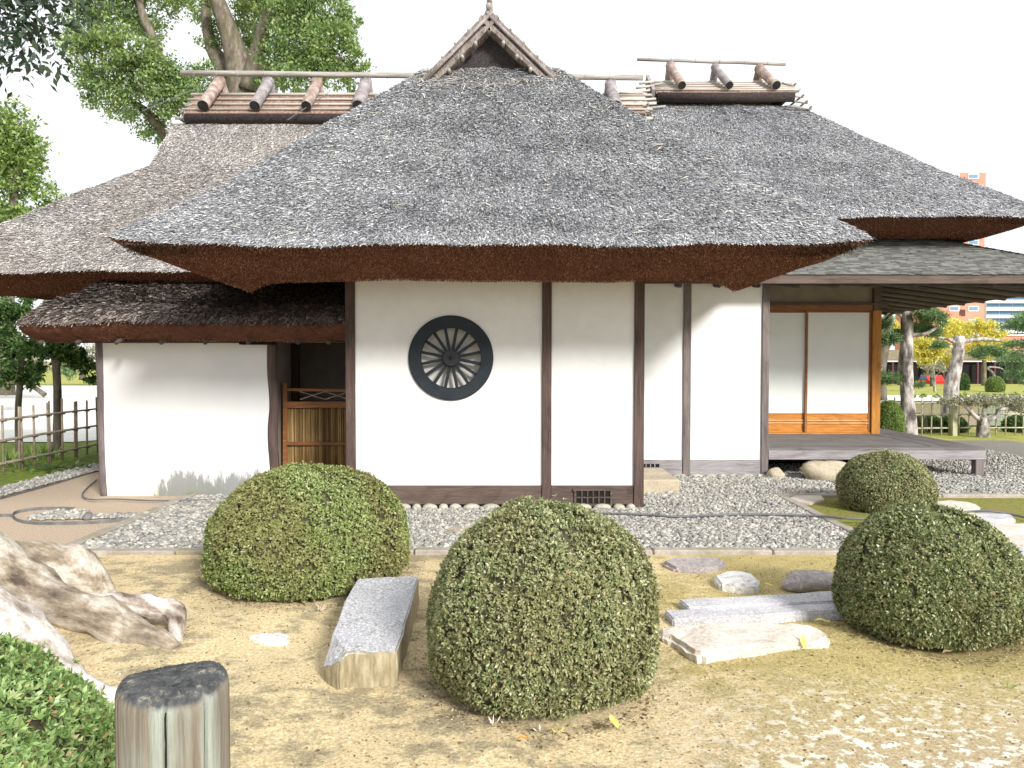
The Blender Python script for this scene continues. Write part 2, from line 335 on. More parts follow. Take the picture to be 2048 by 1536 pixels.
M['mossg'] = rough_mat('green_moss', [(.3, (.10,.12,.02)), (.5, (.22,.23,.045)), (.75, (.36,.34,.10))], 30, 8, .95, .8, .02, 60, big=(2, (.28,.2,.09), .6))
M['bank'] = rough_mat('bright_green_bank', [(.3, (.08,.13,.02)), (.7, (.26,.33,.05))], 12, 8, .95, .8, .03, 50)
M['sand_pond_white'] = rough_mat('pale_sand_and_pond_white', [(.3, (.62,.60,.55)), (.7, (.76,.74,.70))], 4, 6, .95, .2)  # sand, and the left pond's sky reflection as plain pale colour
m, t, b = newmat('pond_water'); b.inputs['Base Color'].default_value = (.16,.22,.15,1); b.inputs['Roughness'].default_value = .12; b.inputs['Specular IOR Level'].default_value = .8
bump(t, b, noise_node(t, 2.5, 4, (1,3,1)), .25, .05); M['water'] = m
# leaves
M['leaf_a'] = leafmat('clipped_bush_leaf', [(0, (.11,.135,.06)), (.35, (.215,.255,.105)), (.78, (.37,.395,.19)), (.95, (.55,.53,.34)), (1, (.38,.20,.13))], .2, .38, (2.2, (.24,.20,.09), .35))
M['leaf_b'] = leafmat('left_bush_leaf', [(0, (.10,.145,.045)), (.4, (.21,.28,.08)), (.85, (.37,.42,.16)), (.97, (.5,.49,.28)), (1, (.42,.26,.15))], .2, .42, (2.0, (.27,.21,.09), .5))
M['leaf_c'] = leafmat('dark_glossy_bush_leaf', [(0, (.08,.105,.04)), (.4, (.165,.205,.075)), (.78, (.31,.345,.15)), (.95, (.5,.5,.31)), (1, (.34,.18,.10))], .18, .34, (2.5, (.18,.15,.07), .3))
M['leaf_near'] = leafmat('azalea_leaf', [(0, (.08,.14,.04)), (.4, (.19,.30,.09)), (.88, (.36,.48,.20)), (1, (.40,.24,.12))], .25, .35)
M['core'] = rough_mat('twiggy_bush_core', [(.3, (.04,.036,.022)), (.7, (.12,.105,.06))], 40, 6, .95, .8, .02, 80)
M['leaf_camphor'] = leafmat('camphor_leaf', [(0, (.06,.11,.045)), (.4, (.14,.23,.08)), (.8, (.30,.40,.15)), (1, (.48,.54,.25))], .35, .4, (.25, (.26,.33,.10), .5))
M['leaf_yellowgreen'] = leafmat('yellow_green_leaf', [(0, (.08,.14,.035)), (.5, (.19,.28,.07)), (.9, (.34,.43,.15)), (1, (.45,.50,.20))], .4, .5)
M['leaf_dark'] = leafmat('dark_overhang_leaf', [(0, (.015,.035,.02)), (.6, (.035,.06,.035)), (1, (.08,.12,.07))], .15, .35)
M['leaf_green'] = leafmat('garden_tree_leaf', [(0, (.025,.06,.02)), (.5, (.07,.14,.04)), (.9, (.17,.27,.08)), (1, (.30,.36,.14))], .35, .5)
M['leaf_ginkgo'] = leafmat('yellow_autumn_leaf', [(0, (.30,.32,.06)), (.45, (.58,.52,.12)), (1, (.80,.72,.26))], .45, .6)
M['leaf_pine'] = leafmat('pine_needle', [(0, (.06,.11,.045)), (.5, (.15,.24,.10)), (1, (.32,.42,.20))], .35, .5)
M['leaf_grey'] = leafmat('grey_green_leaf', [(0, (.14,.15,.08)), (.5, (.28,.28,.18)), (1, (.50,.46,.38))], .3, .6)
M['trunk'] = rough_mat('grey_brown_bark', [(.25, (.07,.055,.04)), (.5, (.17,.14,.11)), (.75, (.32,.28,.24))], 9, 8, .95, 1, .03, 30, stretch=(1,1,.3), big=(2, (.10,.12,.04), .4))
M['pinebark'] = rough_mat('pale_pine_bark', [(.36, (.10,.085,.075)), (.48, (.30,.265,.245)), (.60, (.58,.53,.50))], 8, 8, .95, 1, .03, 24, stretch=(1,1,.45))
def rootmat(name, cols, scale, az):
    m, t, b = newmat(name); c0 = t.nodes.new('ShaderNodeTexCoord')
    def nn(sc_, st, det=10, rg=.65):
        mp_ = t.nodes.new('ShaderNodeMapping'); mp_.vector_type = 'TEXTURE'; mp_.inputs['Rotation'].default_value = (0, 0, az); mp_.inputs['Scale'].default_value = st
        n_ = t.nodes.new('ShaderNodeTexNoise'); n_.inputs['Scale'].default_value = sc_; n_.inputs['Detail'].default_value = det; n_.inputs['Roughness'].default_value = rg
        t.links.new(c0.outputs['Object'], mp_.inputs[0]); t.links.new(mp_.outputs[0], n_.inputs['Vector']); return n_.outputs[0]
    c = ramp(t, nn(scale, (2.6, .5, .5)), cols)
    c = mixc(t, 1.0, c, mk_grey(t, mapr(t, nn(30, (1.5, .7, .7)), .3, .7, .68, 1.12)), 'MULTIPLY')
    t.links.new(c, b.inputs['Base Color']); b.inputs['Roughness'].default_value = .9
    p = bump(t, b, nn(9, (3, .5, .5)), .9, .03); bump(t, b, nn(45, (1.5, .8, .8)), .8, .008, p); return m
M['rootbark'] = rootmat('bleached_root', [(.33, (.13,.09,.07)), (.43, (.44,.36,.30)), (.57, (.82,.76,.70))], 4.2, R(-38))
M['rootdark'] = rootmat('mottled_root', [(.34, (.12,.09,.07)), (.46, (.36,.29,.21)), (.62, (.74,.67,.58))], 3.8, R(-32))
def postmat():
    m, t, b = newmat('weathered_green_grey_post')
    g = t.nodes.new('ShaderNodeNewGeometry'); s = t.nodes.new('ShaderNodeSeparateXYZ'); t.links.new(g.outputs['Normal'], s.inputs[0])
    side = ramp(t, noise_node(t, 9, 6, (3.0,3.0,.25), .6), [(.30, (.13,.105,.075)), (.46, (.21,.185,.145)), (.56, (.26,.275,.235)), (.72, (.35,.39,.345))])
    top = ramp(t, noise_node(t, 45, 8, rough=.75), [(.35, (.035,.036,.042)), (.56, (.10,.10,.10)), (.68, (.34,.31,.22))])
    c = mixc(t, mapr(t, s.outputs['Z'], .25, .6, 0, 1), side, top)
    fl = noise_node(t, 10, 6, (9, 9, .35), .7); c = mixc(t, 1.0, c, mk_grey(t, mapr(t, fl, .34, .5, .72, 1.02)), 'MULTIPLY')
    t.links.new(c, b.inputs['Base Color']); b.inputs['Roughness'].default_value = .9; bump(t, b, fl, .8, .006); return m
M['woodpost'] = postmat()
M['crack'] = rough_mat('deep_crack', [(.3, (.012,.01,.008)), (.7, (.03,.025,.02))], 20, 3, .95, .2)
M['redwall'] = rough_mat('hazed_terracotta_wall', [(.3, (.60,.24,.17)), (.7, (.66,.28,.20))], .4, 3, .8, .1)  # distance haze put into the colour: terracotta made paler
M['whitewall'] = rough_mat('white_concrete', [(.3, (.72,.74,.76)), (.7, (.8,.82,.84))], .4, 3, .8, .1)
m, t, b = newmat('blue_glass'); b.inputs['Base Color'].default_value = (.16,.27,.42,1); b.inputs['Roughness'].default_value = .15; M['glass'] = m
M['darkrec'] = rough_mat('dark_recess', [(.3, (.10,.04,.04)), (.7, (.14,.06,.06))], .5, 2, .9, .1)
M['red'] = rough_mat('red_car_paint', [(.3, (.6,.03,.02)), (.7, (.65,.04,.03))], .5, 2, .4, .0)
M['shelterroof'] = rough_mat('olive_brown_roof', [(.3, (.16,.13,.07)), (.7, (.25,.21,.13))], 1, 4, .9, .1)
M['yellowleaf'] = leafmat('fallen_yellow_leaf', [(0, (.62,.55,.12)), (1, (.75,.68,.22))], .2)
M['orangeleaf'] = leafmat('fallen_orange_leaf', [(0, (.62,.28,.06)), (1, (.75,.40,.10))], .2)
M['litter'] = leafmat('leaf_litter', [(0, (.10,.06,.03)), (.5, (.26,.17,.08)), (.8, (.45,.36,.2)), (1, (.70,.64,.5))], .1, .8)
M['reddot'] = M['orangeleaf']

# ------------------------------------------------------------------ ground, setting
def grid_sheet(name, xs, ys, zf, m):
    xs = np.array(xs); ys = np.array(ys); X, Y = np.meshgrid(xs, ys); Z = zf(X, Y)
    V = np.stack([X, Y, Z], -1).reshape(-1, 3); nx = len(xs); ny = len(ys)
    i, j = np.meshgrid(np.arange(nx-1), np.arange(ny-1)); a = (j*nx+i).ravel()
    o = npmesh(name, V, np.stack([a, a+1, a+nx+1, a+nx], -1), m, None, True); tag(o, kind='structure'); return o
def gz(X, Y):
    near = np.clip((5.6-Y)/.8, 0, 1)*np.clip((Y+2)/1, 0, 1)
    z = near*(.012*np.sin(X*2.1+Y*1.3)+.010*np.sin(X*5.3-Y*3.7+1)+.006*np.sin(X*11+Y*9.1)) - near*.008
    z = z - .045*np.clip((-X-3.3)/1.0, 0, 1)*np.clip((6.0-Y)/.5, 0, 1)
    far = np.clip((Y-48)/6, 0, 1); return z - 1.6*far
xs = np.concatenate([np.linspace(-900, -12, 14), np.linspace(-11, 9, 330), np.linspace(10, 900, 14)])
ys = np.concatenate([np.linspace(-30, 1, 8), np.linspace(1.3, 12, 180), np.linspace(12.5, 60, 60), np.linspace(70, 1500, 16)])
grid_sheet('ground', xs, ys, gz, M['ground'])
def sheet(name, poly, z, m, kind='structure', wob=0.0):
    pts = []
    for i in range(len(poly)):
        a = Vector((*poly[i], z)); b2 = Vector((*poly[(i+1) % len(poly)], z)); n = max(1, int((b2-a).length/.25)) if wob else 1
        for k in range(n):
            p = a.lerp(b2, k/n); pts.append((p.x+random.uniform(-wob, wob), p.y+random.uniform(-wob, wob), z))
    me = bpy.data.meshes.new(name); me.from_pydata(pts, [], [tuple(range(len(pts)))])
    bm = bmesh.new(); bm.from_mesh(me); bmesh.ops.triangulate(bm, faces=bm.faces); bmesh.ops.recalc_face_normals(bm, faces=bm.faces)
    if bm.faces[0].normal.z < 0: bmesh.ops.reverse_faces(bm, faces=bm.faces)
    bm.to_mesh(me); bm.free()
    o = link(name, me, m); o['kind'] = kind; return o
KX0, KX1, KY0, KY1 = -3.52, 2.93, 5.92, 8.38
sheet('gravel_bed', [(-1.9, KY0), (KX1, KY0), (KX1, KY1), (9.2, KY1), (9.2, 14.2), (6.2, 14.2), (6.2, 13), (-1.9, 13)], .010, M['gravelbase'])
sheet('cobbled_bed', [(KX0, KY0), (-1.9, KY0), (-1.9, 8.6), (KX0, 8.6)], .014, M['mortar'])
sheet('moss_patch', [(2.98, 6.0), (9.5, 6.0), (9.5, 8.28), (2.98, 8.28)], .006, M['mossg'])
sheet('green_bank', [(-14, 8.2), (-5.98, 8.2), (-6.0, 14), (-6.1, 30), (-14, 30)], .012, M['bank'])
sheet('pond_water', [(-2, 17), (8, 17.6), (14, 16.7), (30, 16.5), (60, 19), (60, 26), (20, 27), (0, 28)], .03, M['water'], wob=.0)
sheet('white_pond_sheet', [(-60, 15.5), (-40, 13.6), (-7.9, 13.8), (-6.0, 16), (-4, 30), (-14, 44), (-80, 46)], .026, M['sand_pond_white'])  # left pond, its white sky reflection painted as a matte sheet
sheet('sand_path', [(-10, 28.2), (60, 27.2), (60, 31), (-10, 33)], .02, M['sand_pond_white'])
sheet('road', [(-60, 55), (140, 55), (140, 100), (-60, 100)], -1.59, M['gravelbase'])
# kerbs
kb = MB()
def kerb_run(a, b2, wd=.10, z1=.035, seg=.9):
    a = Vector(a); b2 = Vector(b2); n = max(1, round((b2-a).length/seg)); d = (b2-a)/n
    for i in range(n):
        o = MB(); dz = random.uniform(-.004, .004)
        o.bar(a+d*i+d.normalized()*.004+Vector((0,0,(z1-.12)/2+dz)), a+d*(i+1)-d.normalized()*.004+Vector((0,0,(z1-.12)/2+dz)), wd, z1+.12)
        ob = o.build('kerb_stone', M['kerb'], kerb, bevel=.010)
kerb = tag(empty('kerb', (0, KY0, 0)), kind='structure')
kerb_run((KX0, KY0, 0), (KX1, KY0, 0)); kerb_run((KX0, KY0+.055, 0), (KX0, 8.5, 0)); kerb_run((KX1, KY0+.055, 0), (KX1, KY1-.055, 0)); kerb_run((KX1-.05, KY1, 0), (9.2, KY1, 0))
# edging of the left planting, and the left gravel drain
def edging(pts, z1=.06, wd=.007):
    P, _ = catmull(pts, .1, 5); mbd = MB()
    for i in range(len(P)-1): mbd.bar(P[i]+Vector((0,0,z1/2-.03)), P[i+1]+Vector((0,0,z1/2-.03)), wd, z1)
    o = mbd.build('edging_strip', M['darkedge'], None); tag(o, kind='structure'); return o
edging([G(300,1036), G(200,1047), G(100,1050), G(48,1047), G(26,1037), G(34,1027), G(80,1020), G(150,1020)])
edging([G(-60,1033), G(0,1034), G(22,1034), G(30,1040)])
edging([(-5.52,7.4,0), (-5.50,9,0), (-5.60,10.5,0), (-5.75,13,0)], .05)
edging([(-5.98,7.4,0), (-5.94,9,0), (-6.0,10.5,0), (-6.1,13,0)], .05)

# pebbles (stuff)
def ico():
    bm = bmesh.new(); bmesh.ops.create_icosphere(bm, subdivisions=1, radius=1); V = np.array([v.co[:] for v in bm.verts]); Fc = np.array([[v.index for v in f.verts] for f in bm.faces]); bm.free(); return V, Fc
IV, IF = ico()
def pebbles(name, P, size, flat, m, parent=None, zf=.5):
    n = len(P); s = size*(rng.lognormal(0, .28, n)); V = np.repeat(IV[None], n, 0)*(1+rng.uniform(-.18, .18, (n, 12, 1)))
    sc3 = np.stack([s*rng.uniform(.8, 1.35, n), s*rng.uniform(.7, 1.1, n), s*flat*rng.uniform(.7, 1.2, n)], -1)
    V = V*sc3[:, None, :]; a = rng.uniform(0, 6.28, n); c, q = np.cos(a), np.sin(a)
    tl = rng.uniform(-.35, .35, n); V2 = V.copy(); V2[:, :, 2] += V[:, :, 0]*tl[:, None]
    X = V2[:, :, 0]*c[:, None]-V2[:, :, 1]*q[:, None]; Y = V2[:, :, 0]*q[:, None]+V2[:, :, 1]*c[:, None]
    V = np.stack([X, Y, V2[:, :, 2]], -1)+P[:, None, :]; V[:, :, 2] += (sc3[:, 2]*zf)[:, None]
    Fc = (IF[None]+(np.arange(n)*12)[:, None, None]).reshape(-1, 3)
    o = npmesh(name, V, Fc, m, parent, True); o['kind'] = 'stuff'; return o
def rect_pts(x0, x1, y0, y1, dens, z=.012):
    n = int((x1-x0)*(y1-y0)*dens); gx = int(math.sqrt(n*(x1-x0)/(y1-y0)))+1; gy = int(n/gx)+1
    X, Y = np.meshgrid(np.linspace(x0, x1, gx), np.linspace(y0, y1, gy)); sx = (x1-x0)/gx; sy = (y1-y0)/gy
    X = X+rng.uniform(-.45, .45, X.shape)*sx; Y = Y+rng.uniform(-.45, .45, Y.shape)*sy
    X = np.clip(X, x0, x1); Y = np.clip(Y, y0, y1)
    return np.stack([X.ravel(), Y.ravel(), z+rng.uniform(0, .008, X.size)], -1)
P = np.concatenate([rect_pts(-1.9, 2.86, 5.99, 7.60, 2900), rect_pts(1.36, 2.86, 7.60, 9.70, 2100), rect_pts(2.86, 7.6, 8.45, 9.9, 1700), rect_pts(3.5, 7.8, 9.9, 13.6, 600)])
tag(pebbles('gravel', P, .0138, .72, M['gravel']), 'loose pale grey gravel bed around the foot of the house', 'gravel')
P = rect_pts(-3.44, -1.9, 5.99, 8.42, 1050)
tag(pebbles('cobbles', P, .021, .5, M['gravel'], zf=.15), 'small grey cobbles set in mortar left of the clipped bushes', 'cobbles')
P = np.concatenate([rect_pts(-5.93, -5.57, 7.4, 13, 1400)])
tag(pebbles('drain_gravel', P, .017, .7, M['gravel']), 'strip of grey drain gravel beside the bamboo fence', 'gravel')
a0 = G(45,1044); a1 = G(285,1038); b0 = G(60,1024); b1 = G(140,1024)
Pq = []
for i in range(900):
    u = random.random(); v = random.random(); lo = a0.lerp(a1, u)+Vector((0,.03,0)); Pq.append((lo.x, lo.y+v*(.16 if u > .35 else .42), .01))
tag(pebbles('edging_gravel', np.array(Pq), .018, .6, M['gravel']), 'dark edged curl of gravel on the bare dirt at left', 'gravel')
# small grit and litter over the near ground
n = 16000; X = rng.uniform(-4.5, 4.5, n); Y = 1.7+4.1*rng.random(n)**1.2
P = np.stack([X, Y, gz(X, Y)], -1)
tag(pebbles('ground_grit', P, .0036, .6, M['litter']), 'fine grit and crumbs scattered over the bare sandy foreground', 'grit')

# ------------------------------------------------------------------ leaves machinery
def quad_leaves(P, D, Nn, L, Wd, curl=0.0):
    """rhombic leaves: P root, D direction (unit), Nn side hint, L length, Wd width arrays"""
    S = np.cross(D, Nn); S /= np.linalg.norm(S, axis=1)[:, None]+1e-9; U = np.cross(S, D)
    a = P; b2 = P+D*(L*.5)[:, None]+S*(Wd*.5)[:, None]+U*(L*curl)[:, None]; c = P+D*L[:, None]; d = P+D*(L*.5)[:, None]-S*(Wd*.5)[:, None]+U*(L*curl)[:, None]
    V = np.stack([a, b2, c, d], 1).reshape(-1, 3); n = len(P); i = np.arange(n)*4
    Fc = np.stack([i, i+1, i+2, i+3], -1)
    return V, Fc
def unit(v): return v/(np.linalg.norm(v, axis=-1, keepdims=True)+1e-9)
def rosettes(P, Nn, k, L, spread=.9, wr=.42):
    n = len(P); P2 = np.repeat(P, k, 0); N2 = np.repeat(Nn, k, 0)
    rnd = unit(rng.normal(size=P2.shape)); T = unit(rnd-N2*np.sum(rnd*N2, 1)[:, None])
    D = unit(N2*rng.uniform(.15, 1.0, len(P2))[:, None]+T*spread)
    LL = L*rng.uniform(.6, 1.25, len(P2)); return quad_leaves(P2, D, N2+.3*rng.normal(size=P2.shape), LL, LL*wr*rng.uniform(.8, 1.2, len(P2)), .08)
PROF = np.array([(0, .90), (.06, .955), (.16, .99), (.32, 1.0), (.50, .965), (.66, .87), (.79, .73), (.89, .55), (.96, .33), (1.0, .0)])
def lump(th, t, sd): return .985+.028*np.sin(3*th+sd)+.022*np.sin(5*th+6*t+sd*2)+.016*np.sin(9*th-8*t+sd)
def clipped_bush(name, label, cx, cy, r, h, mat, nros, L, k=5, sd=0, ry=None, wr=.42, prof=PROF, group='rounded clipped bushes'):
    root = tag(empty(name, (cx, cy, 0)), label, 'bush', group); ry = ry or r
    # sample by arc length * radius
    tt = np.linspace(0, 1, 400); rr = np.interp(tt, prof[:, 0], prof[:, 1]); ds = np.hypot(np.diff(tt)*h, np.diff(rr)*r); wgt = ds*(rr[1:]+rr[:-1])/2; cdf = np.cumsum(wgt)/wgt.sum()
    t = np.interp(rng.random(nros), cdf, tt[1:]); th = rng.uniform(0, 2*np.pi, nros)
    rf = np.interp(t, prof[:, 0], prof[:, 1]); dr = (np.interp(t+.01, prof[:, 0], prof[:, 1])-np.interp(t-.01, prof[:, 0], prof[:, 1]))/.02*r/h
    Nn = unit(np.stack([np.cos(th), np.sin(th), -dr], -1)); lf = lump(th, t, sd)
    hole = np.sin(4*th+9*t+sd)*np.sin(7*th-11*t+2*sd)+.5*np.sin(17*th+23*t+sd)   # uneven growth: thin, sunken and shaggy places
    dep = 1-np.abs(rng.normal(0, .020, nros))+.008+np.where(rng.random(nros) < .012, rng.uniform(.01, .045, nros), 0)-np.where(hole > .95, .035, 0)
    P = np.stack([cx+np.cos(th)*rf*r*lf*dep, cy+np.sin(th)*rf*ry*lf*dep, .03+t*h*(.5+.5*lf)*dep], -1)
    V, Fc = rosettes(P, unit(Nn+.35*rng.normal(size=Nn.shape)), k, L, wr=wr)
    # droopy skirt twigs
    o = npmesh('foliage', V, Fc, mat, root); 
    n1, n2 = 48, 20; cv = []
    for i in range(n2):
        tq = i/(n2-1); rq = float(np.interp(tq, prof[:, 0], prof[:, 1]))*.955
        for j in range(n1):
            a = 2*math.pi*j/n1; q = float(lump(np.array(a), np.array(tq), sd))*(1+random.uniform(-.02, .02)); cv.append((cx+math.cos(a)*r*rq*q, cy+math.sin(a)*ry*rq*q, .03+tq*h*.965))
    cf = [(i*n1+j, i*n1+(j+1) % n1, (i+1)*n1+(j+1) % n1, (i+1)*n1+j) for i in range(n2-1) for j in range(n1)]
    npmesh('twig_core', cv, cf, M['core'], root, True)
    mbt = MB()
    for i in range(26):
        a = random.uniform(0, 6.28); r1 = random.uniform(.1, .3)*r; r2 = random.uniform(.75, .97)*r
        mbt.tube([(cx+math.cos(a)*r1, cy+math.sin(a)*r1, -.02), (cx+math.cos(a)*(r1+r2)/2, cy+math.sin(a)*(r1+r2)/2, .05), (cx+math.cos(a)*r2, cy+math.sin(a)*r2, .14)], [.010, .007, .004], 5)
    mbt.build('stem', M['trunk'], root); return root
def ctr(l, r_, top, bot):
    Yf = (CAMZ)*F/((bot-720)); k = (r_-l)/2/F; Yc = Yf/(1-k); rad = k*Yc; return ((l+r_)/2-1024)/F*Yc, Yc, rad
x, y, r = ctr(413, 812, 925, 1222); clipped_bush('clipped_bush', 'broad yellow-green clipped dome bush in front of the bamboo gate', x, y, r, .74, M['leaf_b'], 21000, .0205, 5, 1)
x, y, r = ctr(850, 1316, 998, 1474); clipped_bush('clipped_bush', 'largest clipped round bush standing right of the long granite slab', x, y, r, .80, M['leaf_a'], 20000, .0185, 5, 2)
x, y, r = ctr(1686, 2030, 1005, 1326); clipped_bush('clipped_bush', 'dark glossy clipped bush at the right end of the granite path slabs', x, y, r, .655, M['leaf_c'], 17000, .0205, 5, 3)
x, y, r = ctr(1686, 1866, 898, 1038); clipped_bush('clipped_bush', 'small clipped dome bush in front of the wooden veranda', x, y, r, .55, M['leaf_a'], 10500, .021, 4, 5)
clipped_bush('azalea_bush', 'large leaved azalea bush in the near corner beside the round wooden post', -1.62, 1.98, .56, .69, M['leaf_near'], 14000, .0245, 6, 4, wr=.36, group=None)

# ------------------------------------------------------------------ stones
def slab(name, label, poly, ztop, th, m, cat='stone slab', group=None, bev=.012, amp=.006, zs=None, parent=None, sub=3):
    bm = bmesh.new(); pts = [G(px, py, ztop) for px, py in poly]
    if zs: pts = [Vector((p.x, p.y, z)) if z is not None else p for p, z in zip([G(px, py, (z if z is not None else ztop)) for (px, py), z in zip(poly, zs)], zs)]
    vs_ = [bm.verts.new(p) for p in pts]; f = bm.faces.new(vs_)
    f.normal_update()
    if f.normal.z < 0: bmesh.ops.reverse_faces(bm, faces=[f])
    ex = bmesh.ops.extrude_face_region(bm, geom=[f]); nv = [g for g in ex['geom'] if isinstance(g, bmesh.types.BMVert)]
    for v in nv: v.co.z = ztop-th
    bmesh.ops.recalc_face_normals(bm, faces=bm.faces)
    bmesh.ops.bevel(bm, geom=bm.edges[:], offset=bev, segments=2, affect='EDGES', clamp_overlap=True)
    bmesh.ops.triangulate(bm, faces=[f for f in bm.faces if len(f.verts) > 4])
    bmesh.ops.subdivide_edges(bm, edges=[e for e in bm.edges if e.calc_length() > .06], cuts=sub, use_grid_fill=True)
    bmesh.ops.triangulate(bm, faces=bm.faces)
    for v in bm.verts:
        nn = mn.noise_vector(v.co*9)*amp + mn.noise_vector(v.co*30)*amp*.5; v.co += nn
    me = bpy.data.meshes.new(name); bm.to_mesh(me); bm.free()
    o = link(name, me, m, parent, False)
    if label: tag(o, label, cat, group)
    return o
def rock(name, label, c, s, m, seed=0, parent=None, cat='rock', group=None, sub=3, flat=.0, amp=.25, rot=0):
    bm = bmesh.new(); bmesh.ops.create_icosphere(bm, subdivisions=sub, radius=1); c = Vector(c)
    for v in bm.verts:
        n = mn.noise(v.co*1.3+Vector((seed*7.3, seed, 2)))*amp+mn.noise(v.co*3.5+Vector((seed, 1, 9)))*amp*.35
        v.co *= 1+n
        if flat and v.co.z > flat: v.co.z = flat+(v.co.z-flat)*.25
        v.co = Vector((v.co.x*s[0], v.co.y*s[1], v.co.z*s[2]))
    bmesh.ops.rotate(bm, verts=bm.verts, cent=(0,0,0), matrix=Matrix.Rotation(rot, 3, 'Z'))
    bmesh.ops.translate(bm, verts=bm.verts, vec=c)
    me = bpy.data.meshes.new(name); bm.to_mesh(me); bm.free(); o = link(name, me, m, parent, True)
    if label: tag(o, label, cat, group)
    return o
GS = 'stepping stones of the garden path'
slab('granite_slab', 'long speckled granite slab with one broken corner between two bushes', [(714,1158),(776,1154),(838,1152),(822,1210),(806,1262),(793,1302),(745,1306),(694,1306),(676,1322),(655,1330),(645,1338),(665,1270),(690,1200)], .15, .19, M['slab'], bev=.008, amp=.007,
     zs=[None]*8+[.13,.09,.05,None,None])
slab('stepping_stone', 'big pale pinkish stone slab nearest the camera on the path', [(1316,1252),(1380,1247),(1435,1244),(1510,1243),(1580,1245),(1639,1254),(1660,1268),(1656,1284),(1600,1284),(1521,1290),(1450,1298),(1404,1308),(1384,1302),(1362,1286),(1338,1272),(1316,1268)], .05, .09, M['pinkstone'], 'stepping stone', GS, .024, .012)
slab('path_slab', 'narrow granite path slab with its straight front edge beside the pink stone', [(1328,1220),(1420,1216),(1700,1204),(1700,1220),(1500,1229),(1346,1238)], .05, .08, M['granite'], 'stone slab', None, .008, .005)
slab('path_slab', 'second granite path slab lying behind the narrow one', [(1357,1198),(1470,1193),(1700,1180),(1700,1200),(1520,1208),(1376,1214)], .06, .09, M['granite'], 'stone slab', None, .008, .005)
slab('stepping_stone', 'small white flecked stone alone in the moss', [(1427,1150),(1450,1142),(1484,1141),(1505,1147),(1520,1160),(1516,1167),(1470,1169),(1440,1166)], .05, .08, M['whitestone'], 'stepping stone', GS, .015, .006)
slab('stepping_stone', 'low mauve stone touching the kerb of the gravel bed', [(1322,1122),(1345,1114),(1400,1112),(1440,1114),(1452,1122),(1440,1132),(1400,1138),(1350,1134)], .035, .07, M['mauvestone'], 'stepping stone', GS, .02, .008)
p = G(1633, 1184); rock('garden_rock', 'rounded mauve grey rock on the end of the granite path slabs', (p.x, p.y+.12, .035), (.18, .11, .085), M['mauvestone'], 3, flat=.6)
for i, (lb, poly, m_) in enumerate([
    ('palest stepping stone just behind the dark bush at the right', [(1862,1003),(1900,999),(1945,1005),(1962,1013),(1940,1019),(1890,1018),(1866,1012)], 'pinkstone'),
    ('grey white stepping stone the hose lies across', [(1938,1026),(1975,1022),(2020,1026),(2032,1036),(1990,1041),(1950,1038)], 'granite'),
    ('flat stepping stone third from the veranda at the right edge', [(1968,1052),(2000,1046),(2070,1046),(2090,1056),(2060,1064),(1990,1064)], 'pinkstone'),
    ('long stepping stone fourth from the veranda at the right edge', [(1985,1072),(2030,1068),(2110,1070),(2110,1086),(2050,1092),(1996,1086)], 'pinkstone'),
    ('rough grey stepping stone nearest the camera at the right edge', [(2002,1104),(2040,1096),(2100,1100),(2100,1130),(2050,1134),(2016,1124)], 'granite')]):
    slab('stepping_stone', lb, poly, .05, .08, M[m_], 'stepping stone', GS, .015, .006)
slab('flat_stone', 'thin white flat stone flush with the sandy ground at left', [(497,1272),(525,1266),(560,1264),(580,1270),(574,1277),(530,1279)], .022, .06, M['whitestone'], 'stone', None, .006, .003)
slab('flat_stone', 'flat tan stone sunk in the gravel between the two front bushes', [(886,1058),(915,1051),(960,1050),(970,1058),(950,1064),(910,1064)], .035, .05, M['tanstone'], 'stone', None, .008, .003)
slab('step_stone', 'pinkish tan flat stone in the gravel before the veranda', [(1570,1000),(1600,985),(1640,988),(1650,998),(1620,1006)], .028, .05, M['pinkstone'], 'stone', None, .008, .004)
mbx = MB().box((1.33, 8.50, -.03), (1.86, 9.42, .17)); o = mbx.build('step_block', M['tanstone'], None, bevel=.012)
tag(o, 'squared tan stone step block in the corner of the white walls', 'step')
p = G(1660, 966); rock('veranda_rock', 'large tan boulder under the front edge of the veranda', (p.x+.05, p.y+.2, .07), (.30, .2, .23), M['tanstone'], 8, amp=.35, flat=.7)
p = G(1556, 960); rock('veranda_rock', 'small pale rounded rock by the last wall post under the veranda', (p.x, p.y+.08, .04), (.105, .09, .10), M['tanstone'], 5)

# ------------------------------------------------------------------ the house
H = tag(empty('thatched_house', (0, 9.5, 0)), 'white plastered thatched house with dark posts and a wheel shaped round window', 'house')
YA, YB, YS, YC = 7.7, 9.8, 8.45, 11.6
def quad_wall(name, x0, x1, z0, z1, Y, m, th=.07):
    return MB().box((x0, Y, z0), (x1, Y+th, z1)).build(name, m, H)
def post(px0, px1, Y, z0, z1, m='post', pad=.028, name='post', par=None):
    x0, x1 = PX(px0, Y), PX(px1, Y); d = x1-x0
    return MB().box((x0, Y-pad, z0), (x1, Y-pad+max(d, .1), z1)).build(name, M[m], par or H, bevel=.004)
